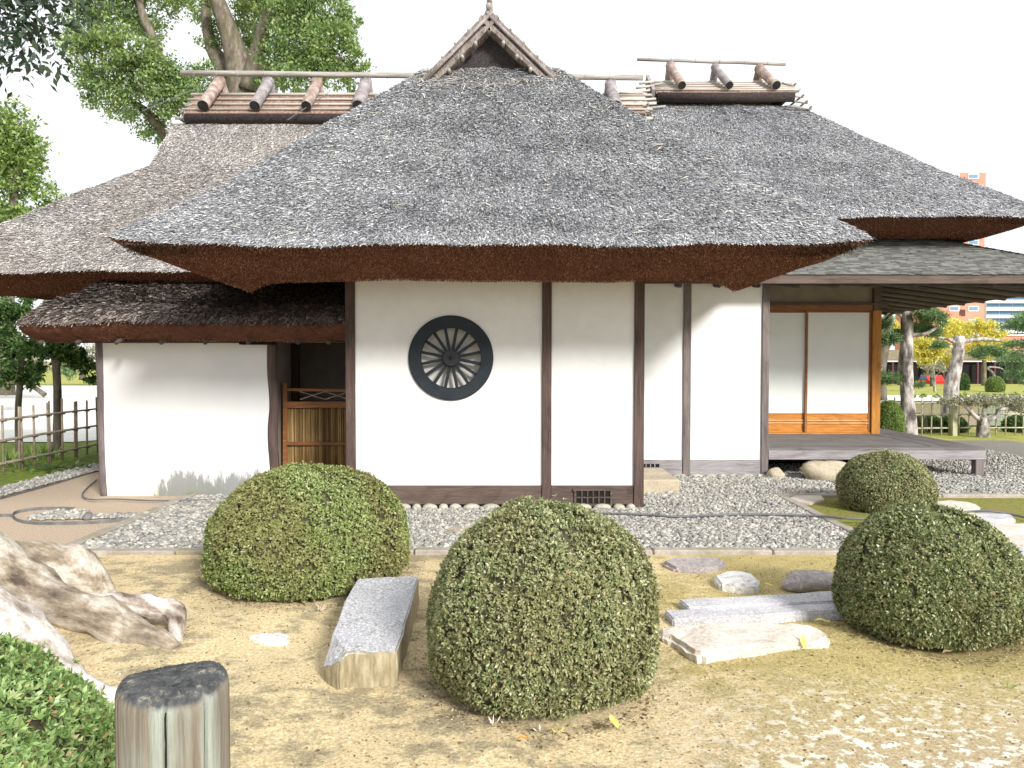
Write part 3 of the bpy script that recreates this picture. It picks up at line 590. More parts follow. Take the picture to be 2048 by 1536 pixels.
# block A front wall with a round hole
xa = [PX(q, YA) for q in (692, 711, 1084, 1103, 1268, 1288)]
for a_, b_ in ((692, 711), (1084, 1103), (1268, 1288)): post(a_, b_, YA, .02, 2.6)
wc = W(902, 716, YA); RO = .425; RI = .300
def wall_hole(x0, x1, z0, z1, Y, c, r, th, n=96):
    v = []; f = []
    for side in (0, 1):
        yy = Y+side*th
        for k in range(n):
            a = 2*math.pi*k/n; dx, dz = math.cos(a), math.sin(a)
            v.append((c.x+dx*r, yy, c.z+dz*r))
        for k in range(n):
            a = 2*math.pi*k/n; dx, dz = math.cos(a), math.sin(a); t_ = 1e9
            if dx > 1e-6: t_ = min(t_, (x1-c.x)/dx)
            if dx < -1e-6: t_ = min(t_, (x0-c.x)/dx)
            if dz > 1e-6: t_ = min(t_, (z1-c.z)/dz)
            if dz < -1e-6: t_ = min(t_, (z0-c.z)/dz)
            v.append((c.x+dx*t_, yy, c.z+dz*t_))
        b0 = side*2*n
        for k in range(n): f.append((b0+k, b0+(k+1) % n, b0+n+(k+1) % n, b0+n+k))
    # outer corners
    for (cx_, cz_) in ((x0, z0), (x1, z0), (x1, z1), (x0, z1)):
        i = len(v); v.append((cx_, Y, cz_)); a = math.atan2(cz_-c.z, cx_-c.x) % (2*math.pi); k = int(a/(2*math.pi/n))
        f.append((n+k, n+(k+1) % n, i))
    for k in range(n): f.append((k, (k+1) % n, 2*n+(k+1) % n, 2*n+k))
    mb_ = MB(); mb_.v = v; mb_.f = f; return mb_
wall_hole(xa[1], xa[2], .24, 2.6, YA, wc, RI+.05, .12).build('wall_panel', M['plaster'], H)
quad_wall('wall_panel', xa[3], xa[4], .24, 2.6, YA, M['plaster'])
# wheel window
rw = empty('round_window', (wc.x, YA, wc.z)); rw.parent = H; rw.location = Vector((wc.x, YA, wc.z))-H.location
def off(o): return o
def ring_mesh(c, r0, r1, y0, y1, n=96):
    v = []; f = []
    for k in range(n):
        a = 2*math.pi*k/n; d = (math.cos(a), math.sin(a))
        for (r_, y_) in ((r0, y1), (r0, y0+.006), (r0+.006, y0), (r1-.010, y0), (r1, y0+.010), (r1, y1)): v.append((c.x+d[0]*r_, y_, c.z+d[1]*r_))
    for k in range(n):
        a = k*6; b_ = ((k+1) % n)*6
        for i in range(6): j = (i+1) % 6; f.append((a+i, a+j, b_+j, b_+i))
    m_ = MB(); m_.v = v; m_.f = f; return m_
ring_mesh(wc, RI, RO, YA-.030, YA+.03).build('wheel_rim', M['black'], rw)
for k in range(16):
    a = 2*math.pi*(k+.5)/16; d = Vector((math.cos(a), 0, math.sin(a)))
    MB().bar(wc+d*.06+Vector((0,.012,0)), wc+d*(RI+.01)+Vector((0,.012,0)), .030, .022, (0,1,0)).build('spoke', M['black'], rw, bevel=.003)
ring_mesh(wc, .014, .086, YA-.030, YA+.05, 48).build('wheel_hub', M['hub'], rw)
ring_mesh(wc, .014, .026, YA-.040, YA+.0, 32).build('hub_ring', M['hub'], rw)
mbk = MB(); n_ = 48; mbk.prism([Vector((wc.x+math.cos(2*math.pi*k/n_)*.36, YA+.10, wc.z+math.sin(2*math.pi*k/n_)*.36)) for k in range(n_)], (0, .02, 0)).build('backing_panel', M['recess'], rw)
# sills, vents
def sill(x0, x1, z0, z1, Y, m): return MB().box((x0, Y-.012, z0), (x1, Y+.06, z1)).build('sill_board', M[m], H, bevel=.003)
sill(xa[1], xa[2], .048, .24, YA, 'sill'); sill(xa[3], xa[4], .048, .24, YA, 'sill')
def vent(px0, px1, py0, py1, Y, cols, m='sill'):
    a = W(px0, py1, Y); b_ = W(px1, py0, Y); v = empty('floor_vent', (a.x, Y, a.z)); v.parent = H; v.location = Vector((a.x, Y, a.z))-H.location
    y0 = Y-.03
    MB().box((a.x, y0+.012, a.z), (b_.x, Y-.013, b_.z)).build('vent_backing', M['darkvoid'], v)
    w_ = .02
    fr = MB(); fr.box((a.x-.012, y0-.006, b_.z-.014), (b_.x+.012, y0+.012, b_.z+.006)); fr.box((a.x, y0-.002, a.z-.006), (b_.x, y0+.012, a.z+.018))
    fr.box((a.x, y0-.001, a.z+.018), (a.x+w_, y0+.012, b_.z-.014)); fr.box((b_.x-w_, y0-.001, a.z+.018), (b_.x, y0+.012, b_.z-.014)); fr.build('vent_frame', M[m], v)
    for i in range(1, cols):
        xx = a.x+w_+(b_.x-a.x-2*w_)*i/cols; MB().box((xx-.0065, y0+.001, a.z+.018), (xx+.0065, y0+.010, b_.z-.014)).build('vent_bar', M[m], v)
    zc = (a.z+b_.z)/2; MB().box((a.x+w_, y0+.003, zc-.006), (b_.x-w_, y0+.009, zc+.006)).build('vent_rail', M[m], v)
vent(1148, 1224, 978, 1010, YA, 6); vent(1262, 1321, 925, 945, YB, 6, 'greysill')
# side walls of block A and bodies behind
MB().box((xa[5]-.09, YA+.075, .04), (xa[5]-.02, YB, 2.6)).build('side_wall', M['plaster'], H)
MB().box((xa[0]+.02, YA+.075, .04), (xa[0]+.09, 10.2, 2.6)).build('side_wall', M['plaster'], H)
# block B
xb = [PX(q, YB) for q in (1262, 1366, 1381, 1523, 1537)]
post(1366, 1381, YB, .02, 2.62, 'greypost'); post(1523, 1537, YB, .02, 2.62, 'greypost')
quad_wall('wall_panel', 1.30, xb[1], .226, 2.6, YB, M['plaster']); quad_wall('wall_panel', xb[2], xb[3], .226, 2.6, YB, M['plaster'])
sill(1.30, xb[1], .02, .226, YB, 'greysill'); sill(xb[2], xb[3], .02, .226, YB, 'greysill')
MB().box((xb[4]-.08, YB+.075, .1), (xb[4]-.02, YC, 2.9)).build('side_wall', M['plaster'], H)
# foundation stones
def footrow(px0, px1, Y, z, wds):
    x = PX(px0, Y); i = 0
    while x < PX(px1, Y):
        w_ = random.choice(wds); rock('foundation_stone', None, (x+w_/2, Y-.01, z-.028), (w_/2*.97, .065, .042), M['footstone'], i+random.random()*9, H, sub=2, amp=.12); x += w_+.004; i += 1
footrow(730, 1262, YA-.02, .048, (.10, .13, .16, .19)); footrow(1345, 1520, YB-.02, .036, (.12, .16, .2))
rock('foundation_stone', None, (PX(1266, YA), YA+.0, -.005), (.2, .10, .032), M['footstone'], 2, H, sub=3, amp=.1)
rock('foundation_stone', None, (PX(1532, YB), YB+.0, -.012), (.16, .10, .036), M['tanstone'], 4, H, sub=3, amp=.1)
# block S (low left wing)
xs_ = [PX(q, YS) for q in (193, 207, 537, 553)]
quad_wall('wall_panel', xs_[0]+.04, xs_[3]-.04, -.02, 2.0, YS, M['stained'], .10)
def log_post(px_list, Y, r, z1, m='post'):
    n = len(px_list); pts = [(PX(p_, Y), Y+.02, -.03+(z1+.03)*i/(n-1)) for i, p_ in enumerate(px_list)]
    return smooth_tube_obj('log_post', pts, [r*random.uniform(.92, 1.08) for _ in pts], M[m], H, 12, .03)
log_post([204, 201, 200, 200, 198], YS, .045, 1.75, 'greypost'); log_post([546, 546, 543, 547, 543, 545], YS, .052, 1.75)
MB().box((xs_[0]-.45, YS-.25, 1.70), (xs_[1]+.05, YS-.16, 1.77)).build('eave_beam', M['sill'], H)
MB().box((-5.0, YS-.06, 1.685), (-1.67, YS+.03, 1.755)).build('eave_beam', M['sill'], H)
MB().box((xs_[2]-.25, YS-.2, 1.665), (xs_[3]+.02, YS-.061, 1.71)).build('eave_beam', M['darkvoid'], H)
for q in (87, 160, 239, 328, 415, 500, 600, 660):
    p = W(q, 686, 8.05); MB().tube([(p.x, 7.98, p.z), (p.x*1.0, 9.3, 2.15)], .022, 8).build('rafter', M['rafter'], H, True)
# walls deeper inside (left wing back wall, dark entry)
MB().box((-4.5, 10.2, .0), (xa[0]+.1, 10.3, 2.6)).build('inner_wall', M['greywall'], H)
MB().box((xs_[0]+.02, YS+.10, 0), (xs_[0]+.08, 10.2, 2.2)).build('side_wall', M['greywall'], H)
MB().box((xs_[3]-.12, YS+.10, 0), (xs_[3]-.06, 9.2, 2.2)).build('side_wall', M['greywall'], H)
MB().box((PX(590, 9.9)-.04, 9.85, 0), (PX(590, 9.9)+.05, 9.94, 2.6)).build('post', M['post'], H)
MB().box((xs_[3]-.2, 8.5, -.01), (xa[0], 10.2, .02)).build('entry_floor', M['tanstone'], H)
# back body of the right block
MB().box((5.42, YC, .38), (5.50, 16.5, 3.2)).build('side_wall', M['plaster'], H)
MB().box((-6.4, 13.8, 0), (5.4, 13.9, 3.5)).build('back_wall', M['plaster'], H)
# shoji wall: posts, lintel, upper wall, doors
xr0, xr1 = PX(1741, YC), PX(1758, YC); xl = xb[4]-.08
zf_ = .385
def Zc(py, Y): return W(1600, py, Y).z
zk0, zk1 = Zc(621, YC), Zc(611, YC)
MB().box((xr0, YC-.06, zf_), (xr1, YC+.06, zk0)).build('corner_post', M['amberz'], H, bevel=.004)
MB().box((xr0+.01, YC-.055, zk0), (xr1-.002, YC+.06, 3.15)).build('post', M['post'], H, bevel=.004)
MB().box((xl, YC-.045, zk0), (xr0, YC+.05, zk1)).build('lintel', M['brownrail'], H)
MB().box((xl, YC-.075, zk1), (xr1+.10, YC+.04, zk1+.035)).build('lintel', M['sill'], H)
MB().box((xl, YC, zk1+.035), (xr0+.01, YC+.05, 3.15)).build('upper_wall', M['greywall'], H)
MB().box((xl, YC-.04, zf_), (xr0, YC+.04, zf_+.022)).build('threshold', M['amber'], H)
def shoji(px0, px1, dy, paper_top=625):
    x0, x1 = PX(px0, YC+dy), PX(px1, YC+dy); y0 = YC+dy-.015; z0 = zf_+.024; z1 = zk0-.003
    d = empty('sliding_door', (x0, YC+dy, z0)); d.parent = H; d.location = Vector((x0, YC+dy, z0))-H.location
    s_ = .034; zk = Zc(829, YC)
    MB().box((x0, y0, z0), (x0+s_, y0+.03, z1)).build('stile', M['brownrail'], d, bevel=.002); MB().box((x1-s_, y0, z0), (x1, y0+.03, z1)).build('stile', M['brownrail'], d, bevel=.002)
    MB().box((x0+s_, y0+.002, z1-.03), (x1-s_, y0+.028, z1)).build('top_rail', M['brownrail'], d)
    MB().box((x0+s_, y0+.008, zk+.01), (x1-s_, y0+.016, z1-.03)).build('paper', M['paper'], d)
    MB().box((x0+s_, y0+.004, zk), (x1-s_, y0+.028, zk+.022)).build('middle_rail', M['amber'], d)
    MB().box((x0+s_, y0+.010, z0+.04), (x1-s_, y0+.02, zk)).build('lower_panel', M['amber'], d)
    MB().box((x0+s_, y0+.002, z0), (x1-s_, y0+.028, z0+.045)).build('bottom_rail', M['amber'], d)
    for fz in (.42, .60):
        zz = z0+.045+(zk-z0-.045)*fz; MB().box((x0+s_, y0-.006, zz-.008), (x1-s_, y0+.0095, zz+.008)).build('batten', M['amberlight'], d)
shoji(1470, 1615, .028); shoji(1610, 1741, -.012)
# veranda
V_ = empty('veranda', (4.6, 9.8, 0)); V_.parent = H; V_.location = Vector((4.6, 9.8, 0))-H.location
vx0, vx1 = xb[4], PX(1972, YB)
yy = YB-.02; k = 0
while yy < YC-.05:
    wd_ = .165; x1_ = vx1-.62 if yy > YB+.14 else vx1
    MB().box((vx0, yy, zf_-.035), (x1_, yy+wd_-.011, zf_+random.uniform(-.002, .002))).build('plank', M['plank'], V_, bevel=.002); yy += wd_
for k in range(5):
    x0_ = vx1-.615+k*.123; MB().box((x0_, YB+.15, zf_-.035), (x0_+.114, 17, zf_+random.uniform(-.002, .003))).build('plank', M['planky'], V_, bevel=.002)
MB().box((vx0, YB-.035, zf_-.155), (vx1+.0, YB+.06, zf_-.037)).build('front_beam', M['greysill'], V_, bevel=.004)
MB().box((vx1-.09, YB+.061, zf_-.155), (vx1-.005, 17, zf_-.037)).build('side_beam', M['planky'], V_, bevel=.004)
for (lx, ly) in ((vx1-.07, YB+.02), (PX(1674, YB+.15), YB+.12), (vx1-.07, 11.8), (vx1-.07, 13.8)):
    MB().box((lx-.055, ly-.05, .02), (lx+.055, ly+.05, zf_-.156)).build('leg', M['greypost'], V_, bevel=.004)
    rock('footing_stone', None, (lx, ly, -.012), (.15, .12, .035), M['footstone'], lx, V_, sub=2, amp=.08)
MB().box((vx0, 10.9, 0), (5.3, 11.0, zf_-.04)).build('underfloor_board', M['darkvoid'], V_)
# shingled lower roof (hisashi)
HR = empty('shingled_roof', (4.5, 9.4, 2.5)); HR.parent = H; HR.location = Vector((4.5, 9.4, 2.5))-H.location
he, hx, sl = 2.545, 7.5, .43; HY = 9.4
def hz_f(y): return he+(y-HY)*sl
mb_ = MB(); yt = 12.2; dx_ = yt-HY
mb_.prism([Vector((1.5, HY, he)), Vector((hx, HY, he)), Vector((hx-dx_, yt, hz_f(yt))), Vector((1.5, yt, hz_f(yt)))], (0, 0, -.045))
mb_.prism([Vector((hx, HY, he)), Vector((hx, 17, he)), Vector((hx-dx_, 17, hz_f(yt))), Vector((hx-dx_, yt, hz_f(yt)))], (0, 0, -.045))
mb_.build('roof_deck', M['rafterx'], HR)
MB().box((1.5, HY-.012, he-.115), (hx+.01, HY+.03, he-.012)).build('eave_board', M['sill'], HR, bevel=.003)
MB().box((hx-.03, HY+.031, he-.115), (hx+.012, 17, he-.012)).build('eave_board', M['planky'], HR, bevel=.003)
# shingle courses
V = []; Fq = []
def shq(a, b_, c, d): i = len(V); V.extend([a, b_, c, d]); Fq.append((i, i+1, i+2, i+3))
rows = 44
for r_ in range(rows):
    s0 = r_/rows*dx_; s1 = (r_+1.8)/rows*dx_; y0 = HY-.03+s0; y1 = HY-.03+s1; x = 1.4
    while x < hx-s0+.02:
        w_ = random.uniform(.06, .14); xe = min(x+w_, hx-s0+.03); e = .012+random.uniform(0, .007)
        shq((x, y0, hz_f(y0)+e), (xe, y0, hz_f(y0)+e+random.uniform(-.003, .003)), (xe-.0, y1, hz_f(y1)+.004), (x, y1, hz_f(y1)+.004))
        shq((x, y0, hz_f(y0)+e-.010), (xe, y0, hz_f(y0)+e-.010), (xe, y0, hz_f(y0)+e), (x, y0, hz_f(y0)+e)); x = xe+.001
    yq = HY+s0
    while yq < 17:
        w_ = random.uniform(.12, .24); x0_ = hx+.03-s0; x1_ = hx+.03-s1; e = .012+random.uniform(0, .007)
        shq((x0_, yq, hz_f(HY-.03+s0)+e), (x0_, yq+w_, hz_f(HY-.03+s0)+e), (x1_, yq+w_, hz_f(HY-.03+s1)+.004), (x1_, yq, hz_f(HY-.03+s1)+.004)); yq += w_+.002
o = npmesh('shingles', V, Fq, M['shinglerow'], HR); o['kind'] = 'stuff'
sf = lambda d_: 2.455+.125*d_         # soffit height at inset d_ from the eave
sm = MB(); sm.prism([Vector((1.5, HY+.05, sf(.05))), Vector((hx-.05, HY+.05, sf(.05))), Vector((hx-2.3, HY+2.3, sf(2.3))), Vector((1.5, HY+2.3, sf(2.3)))], (0, 0, .02))
sm.prism([Vector((hx-.28, HY+.28, sf(.28))), Vector((hx-.28, 17, sf(.28))), Vector((hx-2.3, 17, sf(2.3))), Vector((hx-2.3, HY+2.3, sf(2.3)))], (0, 0, .02))
sm.build('soffit_boards', M['rafter'], HR)
for X_ in [1.60+.49*i for i in range(12)]:
    ye = min(YC+.1, HY+(hx-X_)); y0 = HY+.22
    MB().tube([(X_, y0, sf(.22)-.050), (X_, ye, sf(ye-HY)-.050)], .034, 10).build('rafter', M['rafter'], HR, True)
for i in range(13):
    Yr = 9.95+.52*i; xi = max(5.5, hx-(Yr-HY)); x1_ = hx-.14
    if xi < x1_: MB().tube([(xi, Yr, sf(hx-xi)-.055), (x1_, Yr, sf(.14)-.058)], .036, 10).build('rafter', M['rafterx'], HR, True)
MB().tube([(5.5, HY+2.0, sf(2.0)-.05), (hx-.12, HY+.12, sf(.12)-.05)], .05, 8).build('hip_rafter', M['rafterx'], HR, True)
MB().box((5.44, YC+.07, 2.60), (5.53, 17, 2.69)).build('wall_plate', M['planky'], HR)

# ------------------------------------------------------------------ thatched roofs
def und(P, amp=.010):
    x, y, z = P[..., 0], P[..., 1], P[..., 2]
    d = amp*(np.sin(x*2.3+y*1.1+z)+.7*np.sin(x*4.9-z*3.1+1.3)+.5*np.sin(y*5.7+z*6.3+x*1.7+.4)+.35*np.sin(x*11.3+z*9.1))
    Q = P.copy(); Q[..., 2] += d; return Q
class Roof:
    """levels: list of (x0,x1,y0,y1,z,lift) from eave lip up"""
    def __init__(s, lv): s.lv = np.array(lv, dtype=float); L = s.lv; s.n = len(L)
    def ev(s, side, u, v):          # u 0..1 along side, v 0..n-1
        L = [np.interp(v, np.arange(s.n), s.lv[:, k]) for k in range(6)]
        x0, x1, y0, y1, z, lf = L
        if side == 'F': x = x0+(x1-x0)*u; y = y0+0*u
        elif side == 'R': x = x1+0*u; y = y0+(y1-y0)*u
        elif side == 'L': x = x0+0*u; y = y0+(y1-y0)*u
        q = np.abs(2*u-1)**10; zz = z+lf*q
        P = np.stack([x, y, zz], -1)
        # soften the hip corners
        return und(P)
    def surf(s, name, m, parent, nu=60, per=8, sides='FRL'):
        obs = []
        for sd in sides:
            vv = np.linspace(0, s.n-1, (s.n-1)*per+1); uu = np.linspace(0, 1, nu); U, Vv = np.meshgrid(uu, vv)
            P = s.ev(sd, U, Vv).reshape(-1, 3); i, j = np.meshgrid(np.arange(nu-1), np.arange(len(vv)-1)); a = (j*nu+i).ravel()
            Fc = np.stack([a, a+1, a+nu+1, a+nu], -1); obs.append((P, Fc if sd != 'L' else Fc[:, ::-1]))
        b = 0; VV = []; FF = []
        for P, Fc in obs: VV.append(P); FF.append(Fc+b); b += len(P)
        return npmesh(name, np.concatenate(VV), np.concatenate(FF), m, parent, True)
    def straws(s, name, m, parent, sides, dens, L=.044, Wd=.0062, lift=.017, mask=None, jit=.42):
        VV = []; FF = []; b = 0
        for sd, dn in zip(sides, dens):
            for lev in range(s.n-1):
                a, c = s.lv[lev], s.lv[lev+1]
                if sd == 'F': w0, w1 = a[1]-a[0], c[1]-c[0]; dd = math.hypot(c[2]-a[2], c[4]-a[4])
                else:
                    w0, w1 = a[3]-a[2], c[3]-c[2]; dd = math.hypot((c[1]-a[1]) if sd == 'R' else (c[0]-a[0]), c[4]-a[4])
                n = int((w0+w1)/2*dd*dn)
                if n < 4: continue
                q = rng.random(n); fr = w1/max(w0, 1e-6)
                v = q if abs(1-fr) < 1e-3 else (1-np.sqrt(1-q*(1-fr*fr)))/(1-fr)
                v = np.clip(v, 0, 1)+lev; u = rng.random(n)
                P = s.ev(sd, u, v); e = .02
                vd = np.minimum(v+e, s.n-1); D = s.ev(sd, u, v)-s.ev(sd, u, vd); bad = np.linalg.norm(D, axis=1) < 1e-6
                U_ = s.ev(sd, np.minimum(u+.01, 1), v)-s.ev(sd, np.maximum(u-.01, 0), v)
                D = unit(D); U_ = unit(U_); Nn = unit(np.cross(U_, D)); Nn[Nn[:, 2] < 0] *= -1
                if sd == 'F': pass
                keep = ~bad
                if mask is not None: keep &= mask(P)
                P, D, U_, Nn = P[keep], D[keep], U_[keep], Nn[keep]; n = len(P)
                if n == 0: continue
                D = unit(D+rng.normal(0, jit, (n, 1))*U_+rng.normal(0, .06, (n, 3)))
                Ls = L*rng.uniform(.5, 1.5, n); Ws = Wd*rng.uniform(.6, 1.5, n); lf = lift*rng.uniform(.15, 1.3, n)
                S = unit(np.cross(D, Nn)+.25*rng.normal(size=(n, 3)))*(Ws/2)[:, None]
                A = P-D*(Ls*.5)[:, None]+Nn*.002; B = P+D*(Ls*.5)[:, None]+Nn*lf[:, None]
                V4 = np.stack([A-S, A+S, B+S, B-S], 1).reshape(-1, 3); i = np.arange(n)*4+b
                VV.append(V4); FF.append(np.stack([i, i+1, i+2, i+3], -1)); b += n*4
        o = npmesh(name, np.concatenate(VV), np.concatenate(FF), m, parent); o['kind'] = 'stuff'; return o
def roof_part(name, loc):
    e = empty(name, loc); e.parent = H; e.location = Vector(loc)-H.location; return e
# --- block A
RA = roof_part('thatched_roof', (-.2, 6.15, 2.4)); RA['label'] = 'front roof ending in a small gable'
ax0, ax1, ay = -3.22, 2.87, 6.15; az = 2.415; yb_ = 12.0
lvA = [(ax0, ax1, ay, yb_, az, .05), (ax0+.10, ax1-.10, ay+.10, yb_, az+.115, .03)]
lx0, lx1 = -.98, .52
for f_ in (.15, .32, .5, .68, .85, 1.0):
    zz = az+.115+(4.65-az-.115)*(f_**1.06); lvA.append((ax0+.10+(lx0-ax0-.10)*f_, ax1-.10+(lx1-ax1+.10)*f_, ay+.10+(8.45-ay-.10)*f_, yb_, zz, .02*(1-f_)))
A_ = Roof(lvA); A_.surf('thatch', M['thatchbase'], RA, 90, 6)
A_.straws('straw', M['straw'], RA, 'FRL', (17000, 3000, 3000))
# underside: outer lip -> inner lip -> wall
def underside(name, x0, x1, y0, y1, z, lip, drop, cdrop, parent, rise=.13, up=.45, lift=.05, nu=80, yinner=None):
    V = []; F_ = []
    def add_side(sd):
        rows = 14; b = len(V)
        for i in range(rows+1):
            tq = i/rows
            for j in range(nu+1):
                u = j/nu; cu = abs(2*u-1)
                if tq <= .6: k = tq/.6; ins = lip*k; zz = z-drop*(k**.8)
                elif tq <= .68: k = (tq-.6)/.08; ins = lip+.02*k; zz = z-drop+.03*k
                else: k = (tq-.68)/.32; ins = lip+.02+.5*k; zz = z-drop+.03+(up)*k
                if sd == 'F': P = Vector((x0+ins+(x1-x0-2*ins)*u, y0+ins, 0)); c_ = abs(2*u-1)**16; rs = 0
                elif sd == 'R': P = Vector((x1-ins, y0+ins+(y1-y0-ins)*u, 0)); c_ = (1-u)**30; rs = rise*(P.y-y0-ins)
                else: P = Vector((x0+ins, y0+ins+(y1-y0-ins)*u, 0)); c_ = (1-u)**30; rs = rise*(P.y-y0-ins)
                kk = min(1, tq/.6) if tq <= .6 else 1
                cc = (abs(2*u-1)**10) if sd == 'F' else (1-u)**20
                zq = zz+lift*cc*(1-kk)-cdrop*c_*kk + rs*kk
                pp = np.array([P.x, P.y, zq]); pp = und(pp, .010*(1-kk)+.005*kk)
                pp[2] += random.uniform(-.004, .004)
                V.append(tuple(pp))
        for i in range(rows):
            for j in range(nu): a = b+i*(nu+1)+j; F_.append((a, a+1, a+nu+2, a+nu+1))
    for sd in 'FRL': add_side(sd)
    return npmesh(name, V, F_, M['under'], parent, True)
underside('eave_underside', ax0, ax1, ay, yb_, az, .86, .20, .10, RA)
def face_reeds(parent, x0, x1, y0, z, lip, drop, cdrop, n, lift=.05):
    u = rng.random(n); k = rng.random(n); ins = lip*k
    X = (x0+ins)+(x1-x0-2*ins)*u; Z = z-drop*k**.8+lift*np.abs(2*u-1)**10*(1-k)-cdrop*np.abs(2*u-1)**16*k
    P = np.stack([X, y0+ins, Z], -1); amp = .010; Q = und(P, 1.0); Q = P+(Q-P)*(amp*(1-k)+.005*k)[:, None]
    D = unit(np.stack([rng.normal(0, .35, n), -.5+rng.normal(0, .35, n), -np.ones(n)], -1))
    V_, F_ = quad_leaves(Q-D*.006, D, unit(rng.normal(size=(n, 3))), rng.uniform(.012, .024, n), rng.uniform(.005, .009, n)); o = npmesh('cut_reed_face', V_, F_, M['reedface'], parent); o['kind'] = 'stuff'
def stubs(name, x0, x1, y0, z, lip, drop, parent, m, n):
    """cut reed ends that fuzz the lip of the eaves"""
    X = rng.uniform(x0, x1, n); k = rng.random(n)**1.6*.24; P = np.stack([X, y0+lip*k, z-drop*k**.8], -1); P = und(P)
    D = unit(np.stack([rng.normal(0, .3, n), -np.ones(n)*.6, -np.ones(n)*rng.uniform(.3, 1.2, n)], -1))
    Vv, Ff = quad_leaves(P-D*.02, D, unit(rng.normal(size=(n, 3))), rng.uniform(.02, .038, n), rng.uniform(.004, .007, n)); o = npmesh(name, Vv, Ff, m, parent); o['kind'] = 'stuff'
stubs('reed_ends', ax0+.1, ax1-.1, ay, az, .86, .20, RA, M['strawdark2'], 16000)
face_reeds(RA, ax0, ax1, ay, az, .86, .20, .10, 60000)
# gable of A
GY = 8.28
ap = W(978, 17, GY); gl = W(848, 150, GY); gr = W(1113, 148, GY); gw = .17
def gp(t_, side): return (ap.lerp(gl if side < 0 else gr, t_))
gb = MB(); gb.prism([Vector((lx0+.08, 8.48, 4.42)), Vector((lx1-.08, 8.48, 4.42)), Vector((ap.x+.05, 8.48, ap.z-.05)), Vector((ap.x-.05, 8.48, ap.z-.05))], (0, .1, 0)); gb.build('gable_infill', M['gable'], RA)
for sd in (-1, 1):
    e = gl if sd < 0 else gr; d = (e-ap).normalized(); nrm = Vector((d.z, 0, -d.x)); nrm = nrm if nrm.z < 0 else -nrm
    # layered bark cap of the verge, in overlapping strips
    for lay, (o0, th, dy) in enumerate(((.0, .05, .0), (.052, .045, .04), (.098, .04, .0))):
        for q in range(5):
            a = ap+d*((e-ap).length*(q/5)-.01)+nrm*(o0+random.uniform(0, .01)); b_ = ap+d*((e-ap).length*((q+1)/5)+.03)+nrm*(o0+random.uniform(0, .012))
            MB().prism([a, b_, b_+nrm*th, a+nrm*th], (0, 3.2, 0)).build('bark_strip', M['vergebark'], RA).location.y += dy+.006*(q % 2)+.003*sd
    for q in range(5):
        c_ = ap+d*(.16+q*.20)+nrm*(.155); MB().tube([c_+Vector((0, -.02, 0)), c_+Vector((0, .10, 0))], .019, 10).build('bamboo_batten', M['bamboo'], RA, True)
        c_ = ap+d*(.10+q*.20)-nrm*.018; MB().tube([c_+Vector((0, .05, 0)), c_+Vector((0, 3.0, 0))], .013, 8).build('bamboo_batten', M['bamboo'], RA, True)
    a = ap+nrm*.10+Vector((0, .03, 0)); b_ = e+nrm*.10+d*.02+Vector((0, .03, 0)); MB().tube([a, b_], .014, 8).build('verge_pole', M['barkgrey'], RA, True)
    a = ap+nrm*.052-Vector((0, .0, 0)); b_ = e+nrm*.052+d*.03-Vector((0, .0, 0)); MB().tube([a, b_], .017, 8).build('verge_pole', M['barkgrey'], RA, True)
MB().tube([(ap.x, 7.95, ap.z+.20), (ap.x, 11.2, ap.z+.06)], .032, 10).build('ridge_pole', M['bamboo'], RA, True)
MB().tube([(ap.x, GY-.03, ap.z+.02), (ap.x, 11.2, ap.z+.02)], .032, 10).build('ridge_log', M['barkgrey'], RA, True)
MB().tube([(ap.x-.003, GY+.1, ap.z-.12), (ap.x-.003, 8.9, ap.z-.12)], .035, 10).build('ridge_log', M['bamboopale'], RA, True)
# --- left roof L
RL = roof_part('thatched_roof', (-3, 8.6, 2.4)); RL['label'] = 'rear left roof carrying the long ridge with bark logs'
lX0, lX1, lY, lZ = -6.98, .9, 8.6, 2.48; lyb = 14.6
lvL = [(lX0, lX1, lY, lyb, lZ, .04), (lX0+.10, lX1, lY+.10, lyb, lZ+.115, .02)]
for f_ in (.25, .5, .75, 1.0): s_ = .10+1.92*f_; lvL.append((lX0+s_, lX1+s_*.3, lY+s_, lyb-s_*.9, lZ+.115+(4.16-lZ-.115)*f_, 0))
lvL += [(-4.92, 1.9, 10.9, 12.5, 4.53, 0), (-4.84, 1.75, 11.17, 12.25, 4.90, 0)]
L_ = Roof(lvL); L_.surf('thatch', M['thatchbase'], RL, 90, 5)
L_.straws('straw', M['strawbrown'], RL, 'FL', (11500, 2500), mask=lambda P: P[:, 0] < -1.5, L=.05, Wd=.0075)
underside('eave_underside', lX0, lX1, lY, lyb, lZ, .8, .19, .03, RL, rise=.0)
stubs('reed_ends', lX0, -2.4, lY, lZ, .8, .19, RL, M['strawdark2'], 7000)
face_reeds(RL, lX0, -1.5, lY, lZ, .8, .19, .03, 22000, .04)
